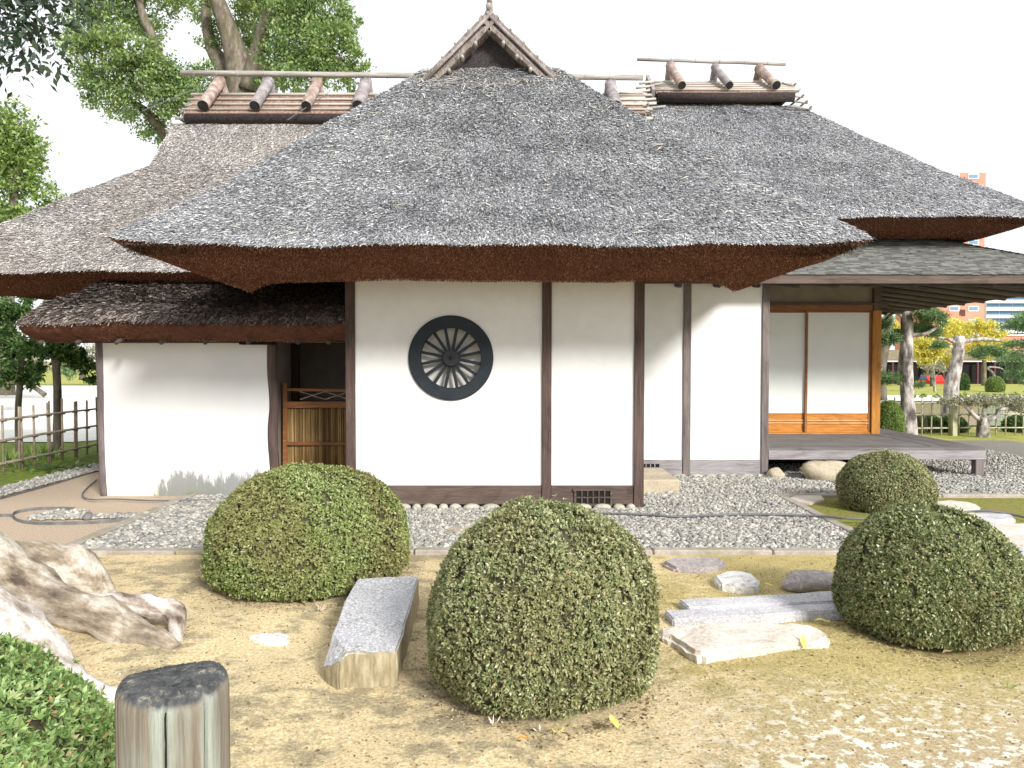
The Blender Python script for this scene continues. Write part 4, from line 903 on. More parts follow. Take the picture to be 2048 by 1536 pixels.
def ridge(parent, x0, x1, yf, zb, yr, zr, log_xs, pole_x0, pole_x1, pole_z0, pole_z1, pr, logmats, nsl, lr=.075, log_drop=None, slmat='bamboopale', lean=0):
    # roll of dark reeds along the foot of the cap, bark sheets, slats, logs astride, top pole
    for sgn in (1, -1):
        ys = yf if sgn == 1 else 2*yr-yf
        MB().tube([(x0, ys-.02*sgn, zb+.06), ((x0+x1)/2, ys-.02*sgn, zb+.055), (x1, ys-.02*sgn, zb+.06)], .075, 12, True, .05).build('reed_roll', M['darkroll'], parent, True)
        a0 = Vector((0, ys-.05*sgn, zb+.125)); a1 = Vector((0, yr, zr)); d = a1-a0; nn = 0
        x = x0-.02
        while x < x1:
            w_ = random.uniform(.22, .4); xe = min(x+w_, x1+.02); q = random.uniform(0, .012)
            MB().prism([Vector((x, a0.y, a0.z+q)), Vector((xe, a0.y, a0.z+q)), Vector((xe-.05, a1.y, a1.z+q)), Vector((x-.05, a1.y, a1.z+q))], (0, 0, -.03)).build('bark_sheet', M['barksheet'], parent); x = xe
        for k in range(nsl):
            tq = (k+.45)/nsl; p_ = a0+d*tq; z_ = p_.z+.028
            ext0 = random.uniform(.02, .12); ext1 = random.uniform(.02, .12); xm = (x0+x1)/2
            MB().tube([(x0-ext0, p_.y, z_), (x0+(x1-x0)*.33, p_.y, z_+random.uniform(-.008, .008)), (x0+(x1-x0)*.66, p_.y, z_+random.uniform(-.008, .008)), (x1+ext1, p_.y, z_)], .018 if k < nsl-1 else .026, 8).build('bamboo_slat', M[slmat], parent, True)
    # ends of the cap
    for (xe, dr) in ((x0, -1), (x1, 1)):
        MB().prism([Vector((xe, yf, zb+.1)), Vector((xe, 2*yr-yf, zb+.1)), Vector((xe, yr, zr-.01))], (.05*-dr, 0, 0)).build('cap_end', M['gable'], parent)
        for k in range(5):
            zz = zb-.12+k*.11; yo = .0+k*.06; MB().tube([(xe+dr*(.24-.04*k), yf-.14+yo, zz), (xe+dr*(.20-.04*k), 2*yr-yf, zz+.02)], .016, 6).build('end_batten', M['bamboo'], parent, True)
            MB().tube([(xe+dr*(.26-.045*k), yf-.10+yo, zz-.03), (xe-dr*.12, yf-.06+yo, zz+.03)], .016, 6).build('end_batten', M['bamboo'], parent, True)
    for i, lxx in enumerate(log_xs):
        t_ = (lxx-x0)/(x1-x0); pz = pole_z0+(pole_z1-pole_z0)*((lxx-pole_x0)/(pole_x1-pole_x0)); rr_ = lr*random.uniform(.93, 1.08)
        for sgn in (1, -1):
            yb2 = yf-.10 if sgn == 1 else 2*yr-yf+.10; zl = zb+.20
            top = Vector((lxx+lean*.0, yr+.05*sgn, pz-pr-.045)); bot = Vector((lxx+lean, yb2, zl+.02))
            dd = (top-bot); seg = [bot+dd*(k/4) for k in range(5)]
            lg = MB().tube(seg, [rr_*random.uniform(.95, 1.05) for _ in seg], 12, True, .03).build('ridge_log', M[logmats[i % len(logmats)]], parent, True)
            if sgn == 1:
                un = dd.normalized(); MB().tube([bot-un*.004, bot+un*.002], rr_*.9, 12).build('log_end', M['char'], parent)
    P = [(pole_x0+(pole_x1-pole_x0)*k/6, yr+random.uniform(-.008, .008), pole_z0+(pole_z1-pole_z0)*k/6+random.uniform(-.006, .006)) for k in range(7)]
    MB().tube(P, pr, 10).build('ridge_pole', M['bamboo'], parent, True)
    # bamboo nodes
    x = pole_x0+.2
    while x < pole_x1:
        zz = pole_z0+(pole_z1-pole_z0)*((x-pole_x0)/(pole_x1-pole_x0)); MB().tube([(x-.008, yr, zz), (x+.008, yr, zz)], pr*1.08, 10).build('bamboo_node', M['bamboo'], parent, True); x += random.uniform(.32, .42)
ridge(RL, -4.68, 1.90, 11.17, 4.90, 11.70, 5.50, [-4.40+.735*i for i in range(9)], -4.97, 1.97, 5.805, 5.745, .042, ['bark', 'barkgrey', 'bark', 'barkgrey', 'bark'], 4, .082)
for (a_, b_) in (((285, 222, 11.0), (432, 160, 11.6)), ((575, 240, 10.9), (655, 187, 11.3))):
    MB().tube([W(*a_), W(*b_)], .006, 5).build('guy_wire', M['hose'], RL)
# --- right roof R
RR = roof_part('thatched_roof', (4, 10, 3.3)); RR['label'] = 'rear right roof, the highest, with three ridge logs'
rX0, rX1, rY, rZ = -.2, 7.02, 10.0, 3.35; ryb = 16.2
lvR = [(rX0, rX1, rY, ryb, rZ, .04), (rX0+.10, rX1-.10, rY+.10, ryb-.1, rZ+.115, .03)]
for f_ in (.22, .45, .68, .9, 1.0): lvR.append((rX0+.10+(2.0-rX0-.10)*f_, rX1-.10+(4.50-rX1+.10)*f_, rY+.10+(12.3-rY-.10)*f_, ryb-2.3*f_, rZ+.115+(5.53-rZ-.115)*(f_**1.05), 0))
R_ = Roof(lvR); R_.surf('thatch', M['thatchbase'], RR, 80, 5)
R_.straws('straw', M['straw'], RR, 'FR', (10500, 1800), mask=lambda P: P[:, 0] > 1.4, L=.052, Wd=.008)
underside('eave_underside', rX0, rX1, rY, ryb, rZ, .65, .18, .02, RR, rise=0)
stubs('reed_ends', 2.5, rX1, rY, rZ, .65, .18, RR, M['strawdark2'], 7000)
ridge(RR, 2.28, 4.42, 12.22, 5.56, 12.80, 6.06, [2.60, 3.34, 4.07], 2.06, 4.50, 6.445, 6.36, .026, ['bark', 'barkgrey', 'bark'], 5, .068, lean=.05)
MB().bar((2.22, 12.2, 5.66), (2.22, 12.78, 6.1), .05, .16).build('verge_board', M['barkgrey'], RR)
for k in range(6):
    MB().tube([(1.72+.06*k, 12.1+.05*k, 5.46+.085*k), (2.25, 12.12+.05*k, 5.50+.085*k)], .02, 6).build('end_batten', M['bamboopale'], RR, True)
# bright bamboo battens beside it, where the left ridge runs in
for k in range(6):
    zz = 4.98+k*.10; MB().tube([(1.35+.05*k, 11.2+.08*k, zz), (2.05-.02*k, 11.2+.08*k, zz+.0)], .02, 6).build('end_batten', M['bamboopale'], RL, True)
face_reeds(RR, 1.5, rX1, rY, rZ, .65, .18, .02, 22000, .04)
# --- lean-to awning S
RS = roof_part('awning_roof', (-3.3, 7.8, 1.9)); RS['label'] = 'low thatched awning over the left wall'
sZ = 1.875; sX0, sX1 = -5.03, -1.69
lvS = [(sX0, sX1, 7.84, 9.6, sZ, 0), (sX0+.05, sX1, 7.88, 9.6, sZ+.07, 0), (sX0+.14, sX1, 8.05, 9.6, sZ+.19, 0), (sX0+.24, sX1, 8.5, 9.6, 2.22, 0), (sX0+.3, sX1, 9.0, 9.6, 2.42, 0)]
S_ = Roof(lvS)
_u = und
S_.surf('thatch', M['thatchbase'], RS, 60, 5, 'FL'); S_.straws('straw', M['strawdark'], RS, 'FL', (7000, 5000), L=.08, Wd=.010, lift=.03, jit=.5)
Vq = []; Fq = []; nu = 70
for i in range(9):
    tq = i/8
    for j in range(nu+1):
        u = j/nu; e = max(0, 1-u*nu/4); yy = 7.84+.28*tq+.10*math.sin(tq*3)*0; zz = sZ-.175*(tq**.6)+random.uniform(-.006, .006)
        P_ = und(np.array([sX0+.04*tq+(sX1-sX0-.04*tq)*u, yy, zz]), .013*(1-tq)+.006); Vq.append(tuple(P_))
for i in range(8):
    for j in range(nu): a = i*(nu+1)+j; Fq.append((a, a+1, a+nu+2, a+nu+1))
b0 = len(Vq)
for i in range(9):
    tq = i/8
    for j in range(11):
        u = j/10; P_ = und(np.array([sX0+.2*tq, 7.84+.28*tq+(9.6-7.84-.28*tq)*u, sZ-.175*(tq**.6)]), .013*(1-tq)+.006); Vq.append(tuple(P_))
for i in range(8):
    for j in range(10): a = b0+i*11+j; Fq.append((a, a+1, a+12, a+11))
npmesh('eave_underside', Vq, Fq, M['under'], RS, True)
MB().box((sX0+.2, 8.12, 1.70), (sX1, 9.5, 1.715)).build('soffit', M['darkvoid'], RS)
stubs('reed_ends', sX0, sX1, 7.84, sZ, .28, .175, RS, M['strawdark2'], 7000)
face_reeds(RS, sX0, sX1, 7.84, sZ, .28, .175, 0, 14000, 0)
# loose pale straws on the roofs
def loose(roof, side, n, parent, rngx=None):
    u = rng.random(n); v = rng.uniform(.8, roof.n-1, n); P = roof.ev(side, u, v)
    if rngx: k_ = (P[:, 0] > rngx[0]) & (P[:, 0] < rngx[1]); P = P[k_]; n = len(P)
    D = unit(np.stack([rng.normal(0, 1, n), -rng.random(n)*.7, -rng.random(n)*.9], -1)); Nn = np.tile(np.array([0, -.68, .73]), (n, 1))
    D = unit(D-Nn*np.sum(D*Nn, 1)[:, None]+Nn*.08); V_2, F_2 = quad_leaves(P+Nn*.022, D, Nn, rng.uniform(.05, .16, n), rng.uniform(.006, .010, n)); o = npmesh('loose_straw', V_2, F_2, M['strawpale'], parent); o['kind'] = 'stuff'
loose(A_, 'F', 130, RA); loose(R_, 'F', 130, RR, (1.5, 9)); loose(L_, 'F', 200, RL, (-9, -1))
nn = 900; P = np.stack([rng.uniform(lx0-.02, lx1+.02, nn), rng.uniform(8.15, 8.5, nn), np.zeros(nn)], -1); P[:, 2] = 4.62-(8.45-P[:, 1])*.93+rng.uniform(0, .05, nn)
D = unit(np.stack([rng.normal(0, 1, nn), -rng.random(nn)*.8, -rng.random(nn)*.8], -1)); V_2, F_2 = quad_leaves(P, D, np.tile(np.array([0, -.7, .7]), (nn, 1)), rng.uniform(.06, .16, nn), rng.uniform(.006, .011, nn)); o = npmesh('loose_straw', V_2, F_2, M['strawbrown'], RA); o['kind'] = 'stuff'

# ------------------------------------------------------------------ bamboo gate in the entry
gy = 8.75; GT = tag(empty('bamboo_gate', W(570, 940, gy)), 'reed filled garden gate with brown rails in the dark entry gap', 'gate')
gx0, gx1 = PX(566, gy), PX(702, gy)
def gq(py): return W(600, py, gy).z
MB().bar((gx0+.01, gy, .0), (gx0+.025, gy, gq(765)), .045, .045, (0,1,0)).build('gate_stile', M['brownrail'], GT, bevel=.004)
MB().box((gx1-.05, gy-.02, 0), (gx1, gy+.02, gq(780))).build('gate_stile', M['brownrail'], GT)
MB().box((gx0+.03, gy-.016, gq(816)), (gx1-.05, gy+.016, gq(803))).build('gate_rail', M['brownrail'], GT, bevel=.003)
MB().bar((gx0+.03, gy, gq(779)), (gx1-.05, gy, gq(781)), .025, .03).build('gate_rail', M['brownrail'], GT)
MB().box((gx0+.03, gy-.024, gq(890)), (gx1-.05, gy+.012, gq(884))).build('gate_rail', M['brownrail'], GT)
MB().box((gx0+.03, gy-.016, .06), (gx1-.05, gy+.016, .10)).build('gate_rail', M['brownrail'], GT)
for (a_, b_) in (((600, 783), (650, 799)), ((600, 799), (650, 783)), ((650, 783), (698, 799)), ((650, 799), (698, 783))):
    MB().tube([W(a_[0], a_[1], gy), W(b_[0], b_[1], gy)], .006, 6).build('lattice_twig', M['bark'], GT)
rd = MB(); x = gx0+.035
while x < gx1-.055:
    r_ = random.uniform(.0045, .0075); rd.tube([(x+r_, gy+.02+random.uniform(-.004, .004), .05), (x+r_+random.uniform(-.004, .004), gy+.02, gq(812))], r_, 6); x += 2*r_*random.uniform(.95, 1.15)
o = rd.build('reed_panel', M['reed'], GT, True); o['kind'] = 'stuff'

# ------------------------------------------------------------------ foreground post, roots, hoses
pc = (PX(337, 1.22), 1.22); FP = tag(empty('wooden_post', (pc[0], pc[1], 0)), 'round weathered wooden post with a cracked dark top in the foreground', 'post')
v = []; f = []; nn_ = 180; pr_ = .084; top = .985
cracks = [-1.30, -2.35, -.55, -2.75, .6]
def prad(a, z):
    r_ = pr_*(1+.012*math.sin(3*a+1)+.01*math.sin(7*a)+.006*math.sin(13*a))
    for c_ in cracks:
        d_ = abs((a-c_+math.pi) % (2*math.pi)-math.pi); r_ -= .013*math.exp(-(d_/.028)**2)
    return r_
levels = [0, .3, .6, .8, .88, .93, .955, .968]
for z in levels:
    for k in range(nn_): a = 2*math.pi*k/nn_; r_ = prad(a, z); v.append((pc[0]+r_*math.cos(a), pc[1]+r_*math.sin(a), z+.006*math.sin(2*a+.5)*(z > .9)))
for q, (fr, dz) in enumerate(((.975, .978), (.90, .988), (.72, .990), (.5, .992), (.25, .990))):
    for k in range(nn_):
        a = 2*math.pi*k/nn_; r_ = prad(a, top)*fr; v.append((pc[0]+r_*math.cos(a), pc[1]+r_*math.sin(a), dz+.006*math.sin(2*a+.5)+random.uniform(-.0012, .0012)-(.004 if (q == 2 and k % 17 < 4) else 0)))
nl = len(levels)+5
for i in range(nl-1):
    for k in range(nn_): f.append((i*nn_+k, i*nn_+(k+1) % nn_, (i+1)*nn_+(k+1) % nn_, (i+1)*nn_+k))
f.append(tuple((nl-1)*nn_+k for k in range(nn_)))
mb_ = MB(); mb_.v = v; mb_.f = f; mb_.build('shaft', M['woodpost'], FP, True)
for c_, wdt in zip(cracks[:3], (.0022, .0018, .0018)):
    pp = [(pc[0]+math.cos(c_+random.uniform(-.03, .03))*(pr_-.0085+0*z), pc[1]+math.sin(c_)*(pr_-.0085), z) for z in (.0, .4, .7, .8, .87, .92, .95, .966)]
    MB().tube(pp, wdt, 5).build('crack', M['crack'], FP)
TR = tag(empty('old_garden_tree', (-5.2, 4.6, 0)), 'old tree just off the left edge with thick bleached surface roots and dark overhanging leaves', 'tree')
def root(pts, rad, m, nseg=16, sub=6, amp=.22, name='root'):
    P, Q = catmull(pts, rad, sub); o = MB().tube(P, Q, nseg, True, 0); vv = []
    for q in o.v:
        q = Vector(q); n1 = mn.noise(q*3.1)*amp*.16+mn.noise(q*9)*amp*.13+mn.noise(Vector((q.x*5, q.y*22, q.z*22)))*amp*.10; vv.append(tuple(q+mn.noise_vector(q*2.3)*.05+Vector((0, 0, n1))))
    o.v = vv; return o.build(name, m, TR, True)
root([(-5.2, 4.6, -.2), (-5.2, 4.6, .6), (-5.25, 4.55, 2.2), (-5.1, 4.5, 4.2), (-4.7, 4.4, 5.6)], [.75, .55, .42, .34, .22], M['trunk'], 20, 6, .3, 'trunk')
root([(-4.9, 4.5, .50), (-3.75, 4.45, .34), (-3.15, 4.25, .19), (-2.65, 4.0, .08), (-2.2, 3.65, .01), (-1.72, 3.32, -.03)], [.34, .28, .20, .15, .10, .035], M['rootbark'], 20)
root([(-4.9, 4.8, .45), (-3.7, 4.95, .27), (-3.05, 4.72, .13), (-2.45, 4.35, .05), (-2.05, 4.1, .0), (-1.75, 3.95, -.04)], [.32, .22, .15, .12, .11, .05], M['rootdark'], 20)
root([(-2.75, 4.62, .02), (-2.35, 4.45, .07), (-2.02, 4.28, .10), (-1.86, 4.22, .08), (-1.78, 4.02, .0)], [.07, .08, .075, .06, .03], M['rootbark'], 14)
root([(-3.45, 5.15, .0), (-3.2, 5.1, .10), (-2.85, 5.0, .08), (-2.6, 4.85, -.03)], [.14, .19, .17, .09], M['rootdark'], 18)
smooth_tube_obj('branch', [(-4.7, 4.4, 5.2), (-3.9, 4.2, 4.5), (-3.2, 4.1, 3.95), (-2.7, 4.1, 3.6)], [.12, .07, .035, .012], M['trunk'], TR, 10)
def foliage(name, blobs, n, L, m, parent, wr=.5, clump=.16, flat=1.0, cl=40, down=.0, twigs=False):
    tot = sum(r[0]*r[1]*r[2] for _, r in blobs); VV = []; FF = []; b = 0
    for c_, r_ in blobs:
        k = max(8, int(n*r_[0]*r_[1]*r_[2]/tot)); nc = max(3, k//cl); r_ = np.array(r_)
        d = unit(rng.normal(size=(nc, 3))); cc = np.array(c_)+d*(rng.random((nc, 1))**.45)*r_
        idx = rng.integers(0, nc, k); P = cc[idx]+rng.normal(size=(k, 3))*clump*r_.mean()*np.array([1, 1, .7])
        D = unit(rng.normal(size=(k, 3))+np.array([0, 0, -down])); LL = L*rng.uniform(.6, 1.3, k)
        V2, F2 = quad_leaves(P, D, unit(rng.normal(size=(k, 3))+np.array([0, 0, 1.2])), LL, LL*wr, .05); VV.append(V2); FF.append(F2+b); b += len(V2)
    return npmesh(name, np.concatenate(VV), np.concatenate(FF), m, parent)
bl = []
for (px, py, Y, r_) in ((15, 20, 4.1, .22), (60, 30, 4.15, .22), (100, 20, 4.2, .16), (40, 85, 4.1, .17), (90, 90, 4.2, .13), (0, 110, 4.0, .14), (-80, 20, 4, .4), (-60, -60, 4, .45), (60, -60, 4.2, .35), (70, 125, 4.15, .08)):
    p = W(px, py, Y); bl.append((tuple(p), (r_, r_, r_)))
foliage('crown', bl, 2600, .056, M['leaf_dark'], TR, .42, .30, cl=12, down=.8)
foliage('crown', [((-5.2, 4.5, 6.5), (2.2, 1.5, 1.4)), ((-4.2, 3.8, 5.6), (1.2, 1.2, .6))], 3500, .10, M['leaf_dark'], TR, .42, .18)
def hose(label, pts, r_=.011):
    P, Q = catmull(pts, r_, 8); o = MB().tube(P, Q, 8).build('garden_hose', M['hose'], None, True); tag(o, label, 'hose')
hose('grey garden hose running across the gravel to the stepping stones', [G(1000,1026,.03), G(1130,1026,.03), G(1285,1029,.045), G(1340,1033,.045), G(1400,1032,.045), G(1470,1029,.05), G(1560,1029,.05), G(1640,1032,.05), G(1700,1037,.06), G(1780,1037,.06), G(1880,1030,.04), G(1930,1024,.05), G(1975,1022,.07), G(2020,1028,.05), G(2080,1042,.03)])
hose('thin dark hose looping along the foot of the stained left wall', [G(193,960,.02), G(172,978,.02), G(165,992,.02), G(185,999,.03), G(230,998,.03), G(300,1001,.03), G(380,1001,.03), G(440,998,.03), G(520,996,.03)], .009)

# ------------------------------------------------------------------ bamboo fences
def fence(name, label, line, n, spacing, h, rails, m, pair, r_=.014):
    a = Vector(line[0]); b_ = Vector(line[1]); d = (b_-a).normalized(); side = Vector((-d.y, d.x, 0)); F0 = tag(empty(name, a), label, 'fence')
    L = (b_-a).length; k = 0; s_ = 0
    while s_ < L:
        for e in ((-.03, .03) if (pair and k % 2 == 0) else (0,)):
            p = a+d*(s_+e+random.uniform(-.02, .02)); MB().tube([p+Vector((0, 0, -.03)), p+Vector((random.uniform(-.012, .012), 0, h*random.uniform(.94, 1.04)))], r_, 7).build('bamboo_upright', m, F0, True)
        s_ += spacing; k += 1
    for z in rails:
        for sd in (-1, 1):
            MB().tube([a+side*.02*sd+Vector((0, 0, z+.006*sd)), a.lerp(b_, .5)+side*.02*sd+Vector((0, 0, z+.012)), b_+side*.02*sd+Vector((0, 0, z-.006*sd))], r_*.95, 7).build('bamboo_rail', m, F0, True)
        s_ = 0
        while s_ < L: 
            p = a+d*s_+Vector((0, 0, z)); MB().tube([p-side*.036, p+side*.036], .020, 6).build('rope_tie', M['darkedge'], F0); s_ += spacing
    return F0
M['fencebam'] = rough_mat('fence_bamboo', [(.3, (.20,.15,.11)), (.7, (.40,.33,.26))], 8, 5, .6, .2, .004, 40)
M['fencepale'] = rough_mat('pale_fence_bamboo', [(.3, (.36,.34,.22)), (.7, (.56,.53,.38))], 8, 5, .6, .2, .004, 40)
fence('bamboo_fence', 'brown bamboo lattice fence running back beside the left gravel drain', (-6.66, 8.6, 0), 0, .33, .90, (.16, .46, .73), M['fencebam'], True) if False else fence('bamboo_fence', 'brown bamboo lattice fence running back beside the left gravel drain', [(-6.66, 8.4, 0), (-6.66, 13.9, 0)], 0, .33, .90, (.14, .44, .71), M['fencebam'], True, .015)
fence('bamboo_fence', 'pale bamboo lattice fence along the pond behind the veranda', [(7.2, 15.2, 0), (11.5, 15.4, 0)], 0, .19, .76, (.14, .41, .64), M['fencepale'], False, .014)
p = G(1934, 876); o = MB().box((p.x-.045, 15.15, 0), (p.x+.045, 15.25, .60)).build('fence_post', M['fencepale'], None); tag(o, 'thick square post standing at the pale bamboo fence', 'post')

# ------------------------------------------------------------------ trees and plants
def blobs_px(lst, Y0):
    s_ = []
    for q in lst:
        px, py, r_ = q[:3]; Y = Y0+(q[3] if len(q) > 3 else 0); fl = q[4] if len(q) > 4 else .85
        rr_ = r_*Y/F; s_.append((tuple(W(px, py, Y)), (rr_, rr_*1.1, rr_*fl)))
    return s_
# big camphor tree behind the left roof
TY = 25.0
CT = tag(empty('camphor_tree', (-9.2, TY, 0)), 'huge leafy tree with forked mossy trunk rising behind the left ridge', 'tree')
def limb(pts, rad, m, par, name='branch', Y0=0):
    smooth_tube_obj(name, [W(px, py, Y0+dy) for (px, py, dy) in pts], rad, m, par, 12, .06)
limb([(492, 720, 0), (492, 400, 0), (490, 260, 0), (486, 180, 0), (472, 110, 0), (450, 40, 0), (425, -20, 0)], [.75, .62, .58, .50, .38, .28, .22], M['trunk'], CT, 'trunk', TY)
limb([(470, 230, .3), (455, 150, .5), (422, 90, .8), (412, 20, 1), (420, -40, 1)], [.40, .34, .2, .16, .12], M['trunk'], CT, 'branch', TY)
limb([(500, 180, -.3), (515, 110, -.5), (530, 50, -.8), (560, -20, -1)], [.36, .26, .2, .14], M['trunk'], CT, 'branch', TY)
limb([(490, 260, -.3), (420, 220, -.8), (340, 170, -1.5), (260, 115, -2), (200, 70, -2.4)], [.3, .25, .2, .14, .06], M['trunk'], CT, 'branch', TY)
limb([(470, 330, .0), (380, 320, -.4), (340, 285, -.8), (300, 230, -1.2), (240, 190, -1.4)], [.3, .24, .2, .14, .06], M['trunk'], CT, 'branch', TY)
limb([(330, 170, -1.4), (310, 90, -1.5), (285, 30, -1.6), (270, -30, -1.6)], [.16, .15, .12, .1], M['trunk'], CT, 'branch', TY)
limb([(515, 140, -.4), (570, 130, -1), (630, 110, -1.4), (690, 120, -1.6)], [.18, .13, .09, .04], M['trunk'], CT, 'branch', TY)
bl = blobs_px([(195, 30, 62, -2), (180, 90, 55, -2.2), (240, 90, 50, -2.4), (215, 150, 52, -2), (170, 160, 36, -2), (270, 30, 55, -1), (300, 130, 55, -2), (345, 165, 55, -2), (250, 205, 48, -1.6), (210, 195, 38, -1.6), (300, 240, 42, -1), (345, 215, 50, -1.5), (395, 150, 38, -1.5), (325, 280, 28, -1), (380, 190, 50, -1.6), (330, -30, 60, -1),
                 (410, 10, 38, 1), (435, 80, 38, 1), (480, 30, 45, 1), (545, 25, 60, 0), (600, 20, 60, -1), (650, 25, 55, -1), (695, 40, 34, -1), (570, 95, 60, -1), (640, 95, 62, -1.5), (690, 80, 40, -1.5), (600, 150, 50, -1.5), (545, 150, 40, -1), (660, 140, 48, -1.6), (715, 130, 34, -1.6), (700, 155, 30, -1.5), (530, 190, 35, .5), (440, 190, 30, .8), (590, 190, 35, 0), (500, 90, 35, 1.5), (560, -50, 80, 0), (220, -50, 70, -2)], TY)
foliage('crown', bl, 78000, .115, M['leaf_camphor'], CT, .5, .17, cl=55)
def simple_tree(name, label, base, trunks, blobs, n, L, m, bark='trunk', Y0=0, cat='tree', group=None, **k):
    T_ = tag(empty(name, base), label, cat, group)
    for i, (pts, rad) in enumerate(trunks): limb(pts, rad, M[bark], T_, 'trunk' if i == 0 else 'branch', Y0)
    if blobs: foliage('crown', blobs_px(blobs, Y0), n, L, m, T_, **k)
    return T_
b_ = G(60, 745); simple_tree('broadleaf_tree', 'bright yellow-green tree rising beyond the left roof corner', (PX(20, 22), 22, 0), [([(15, 790, 0), (15, 600, 0), (25, 420, 0), (40, 300, 0)], [.2, .17, .12, .05])],
    [(20, 230, 40), (40, 290, 50), (10, 300, 60), (55, 345, 42), (20, 370, 50), (70, 320, 28), (100, 395, 38), (60, 420, 40), (0, 430, 55), (-50, 300, 70), (110, 425, 24)], 14000, .13, M['leaf_yellowgreen'], Y0=22)
simple_tree('broadleaf_tree', 'slim young tree with green crown standing at the fence', G(115, 905), [([(115, 920, 0), (115, 830, 0), (113, 740, 0), (100, 690, 0), (92, 640, 0)], [.075, .06, .055, .03, .015]), ([(113, 745, 0), (125, 690, 0), (135, 640, 0)], [.04, .03, .012])],
    [(95, 650, 34), (130, 640, 36), (165, 660, 34), (60, 690, 30), (100, 700, 34), (140, 710, 34), (180, 720, 24, 0), (190, 745, 22), (150, 735, 18), (75, 735, 22), (120, 670, 40), (175, 770, 16)], 7500, .075, M['leaf_green'], Y0=12.2, group='slim trees beside the left bamboo fence')
simple_tree('broadleaf_tree', 'thin leaning tree at the left edge whose leaves reach under the eaves', G(38, 915), [([(40, 925, 0), (36, 830, 0), (42, 740, 0), (50, 660, 0)], [.06, .05, .045, .02])],
    [(15, 625, 40), (50, 615, 32), (80, 610, 25), (5, 680, 40), (35, 740, 34), (10, 750, 35), (60, 760, 24), (-30, 640, 50), (30, 700, 36), (100, 620, 20)], 7500, .075, M['leaf_green'], Y0=12.6, group='slim trees beside the left bamboo fence')
simple_tree('shrub', 'low spreading pine-like shrub on the far bank seen through the left fence', (PX(60, 30), 30, 0), [([(90, 790, 0), (60, 770, 0), (20, 755, 0)], [.1, .08, .04])], [(20, 745, 28), (60, 760, 18), (-10, 760, 30), (130, 748, 22)], 3000, .12, M['leaf_pine'], Y0=30, cat='shrub')
for i, (px, py, lb) in enumerate(((22, 935, 'bright strappy leaved plant at the foot of the fence, far left'), (100, 920, 'bright strappy leaved plant between the slim tree and the fence'), (65, 925, 'small strappy leaved plant between the two slim trees'))):
    p = G(px, py); n_ = 45 if i < 2 else 20; Pn = np.tile(np.array(p), (n_, 1))+rng.normal(0, .07, (n_, 3))*np.array([1, 1, 0]); D = unit(np.stack([rng.normal(0, .35, n_), rng.normal(0, .35, n_), np.ones(n_)], -1))
    o = npmesh('strap_leaf_plant', *quad_leaves(Pn, D, unit(rng.normal(size=(n_, 3))), rng.uniform(.15, .32, n_), rng.uniform(.025, .04, n_)), M['leaf_yellowgreen']); tag(o, lb, 'plant', 'strappy plants by the left fence')
p = G(125, 940); n_ = 120; Pn = np.array(p)+rng.normal(0, .16, (n_, 3))*np.array([1.4, 1, .15]); Pn[:, 2] = np.abs(Pn[:, 2])+.03; D = unit(rng.normal(size=(n_, 3))*np.array([1, 1, .3]))
o = npmesh('broad_leaf_plant', *quad_leaves(Pn, D, np.tile(np.array([0, 0, 1.]), (n_, 1)), rng.uniform(.06, .11, n_), rng.uniform(.05, .08, n_)), M['leaf_green']); tag(o, 'low broad leaved ground plant at the foot of the slim tree', 'plant')
# far treeline on the left
simple_tree('broadleaf_tree', 'hazy far tree seen low between the slim trunks and the stained wall', (PX(160, 45), 45, 0), [([(165, 760, 0), (165, 720, 0)], [.2, .1])], [(160, 715, 28), (120, 725, 24), (200, 710, 30), (70, 720, 30), (20, 715, 34)], 5000, .2, M['leaf_grey'], Y0=45)
# right hand garden
PN = dict(wr=.16, clump=.2, cl=60)
simple_tree('pine_tree', 'thick flaky barked pine just behind the veranda corner', G(1815, 868), [([(1818, 880, 0), (1815, 800, 0), (1813, 720, 0), (1814, 650, 0), (1812, 590, 0)], [.17, .125, .115, .11, .10]), ([(1815, 670, 0), (1850, 668, -.2), (1880, 650, -.3)], [.04, .035, .02]), ([(1812, 640, 0), (1790, 625, 0), (1770, 640, 0)], [.04, .03, .02])],
    [(1850, 630, 28, -.2, .45), (1880, 640, 22, -.3, .4), (1840, 655, 26, .1, .4), (1865, 665, 20, 0, .4), (1775, 680, 24, 0, .4), (1785, 670, 18, .2, .4), (1775, 755, 22, 0, .5), (1835, 770, 14, 0, .5), (1820, 590, 30, 0, .5), (1760, 650, 20, 0, .4)], 12000, .09, M['leaf_pine'], 'pinebark', 14.8, **PN)
simple_tree('pine_tree', 'pale leaning pine with one long bare side branch beyond the bamboo fence', G(1905, 852), [([(1900, 856, 0), (1902, 800, 0), (1905, 760, 0), (1915, 715, 0), (1919, 672, 0)], [.20, .17, .15, .13, .11]), ([(1919, 684, 0), (1945, 680, 0), (1975, 678, 0), (2005, 682, 0)], [.06, .05, .045, .03]), ([(1916, 690, 0), (1895, 678, 0), (1870, 675, 0)], [.05, .035, .02])],
    [(1980, 700, 20, 0, .4), (1955, 708, 16, 0, .4), (2000, 705, 16, 0, .4), (1880, 690, 16, 0, .4)], 4200, .09, M['leaf_pine'], 'pinebark', 18.0, **PN)
simple_tree('pine_tree', 'dark crooked pine trunk seen right beside the amber corner post', (PX(1765, 19), 19, 0), [([(1763, 800, 0), (1762, 740, 0), (1770, 690, 0), (1778, 650, 0), (1772, 600, 0)], [.13, .12, .12, .10, .08])], [(1775, 672, 26, 0, .4), (1770, 640, 18, 0, .4)], 3000, .09, M['leaf_pine'], 'trunk', 19, **PN)
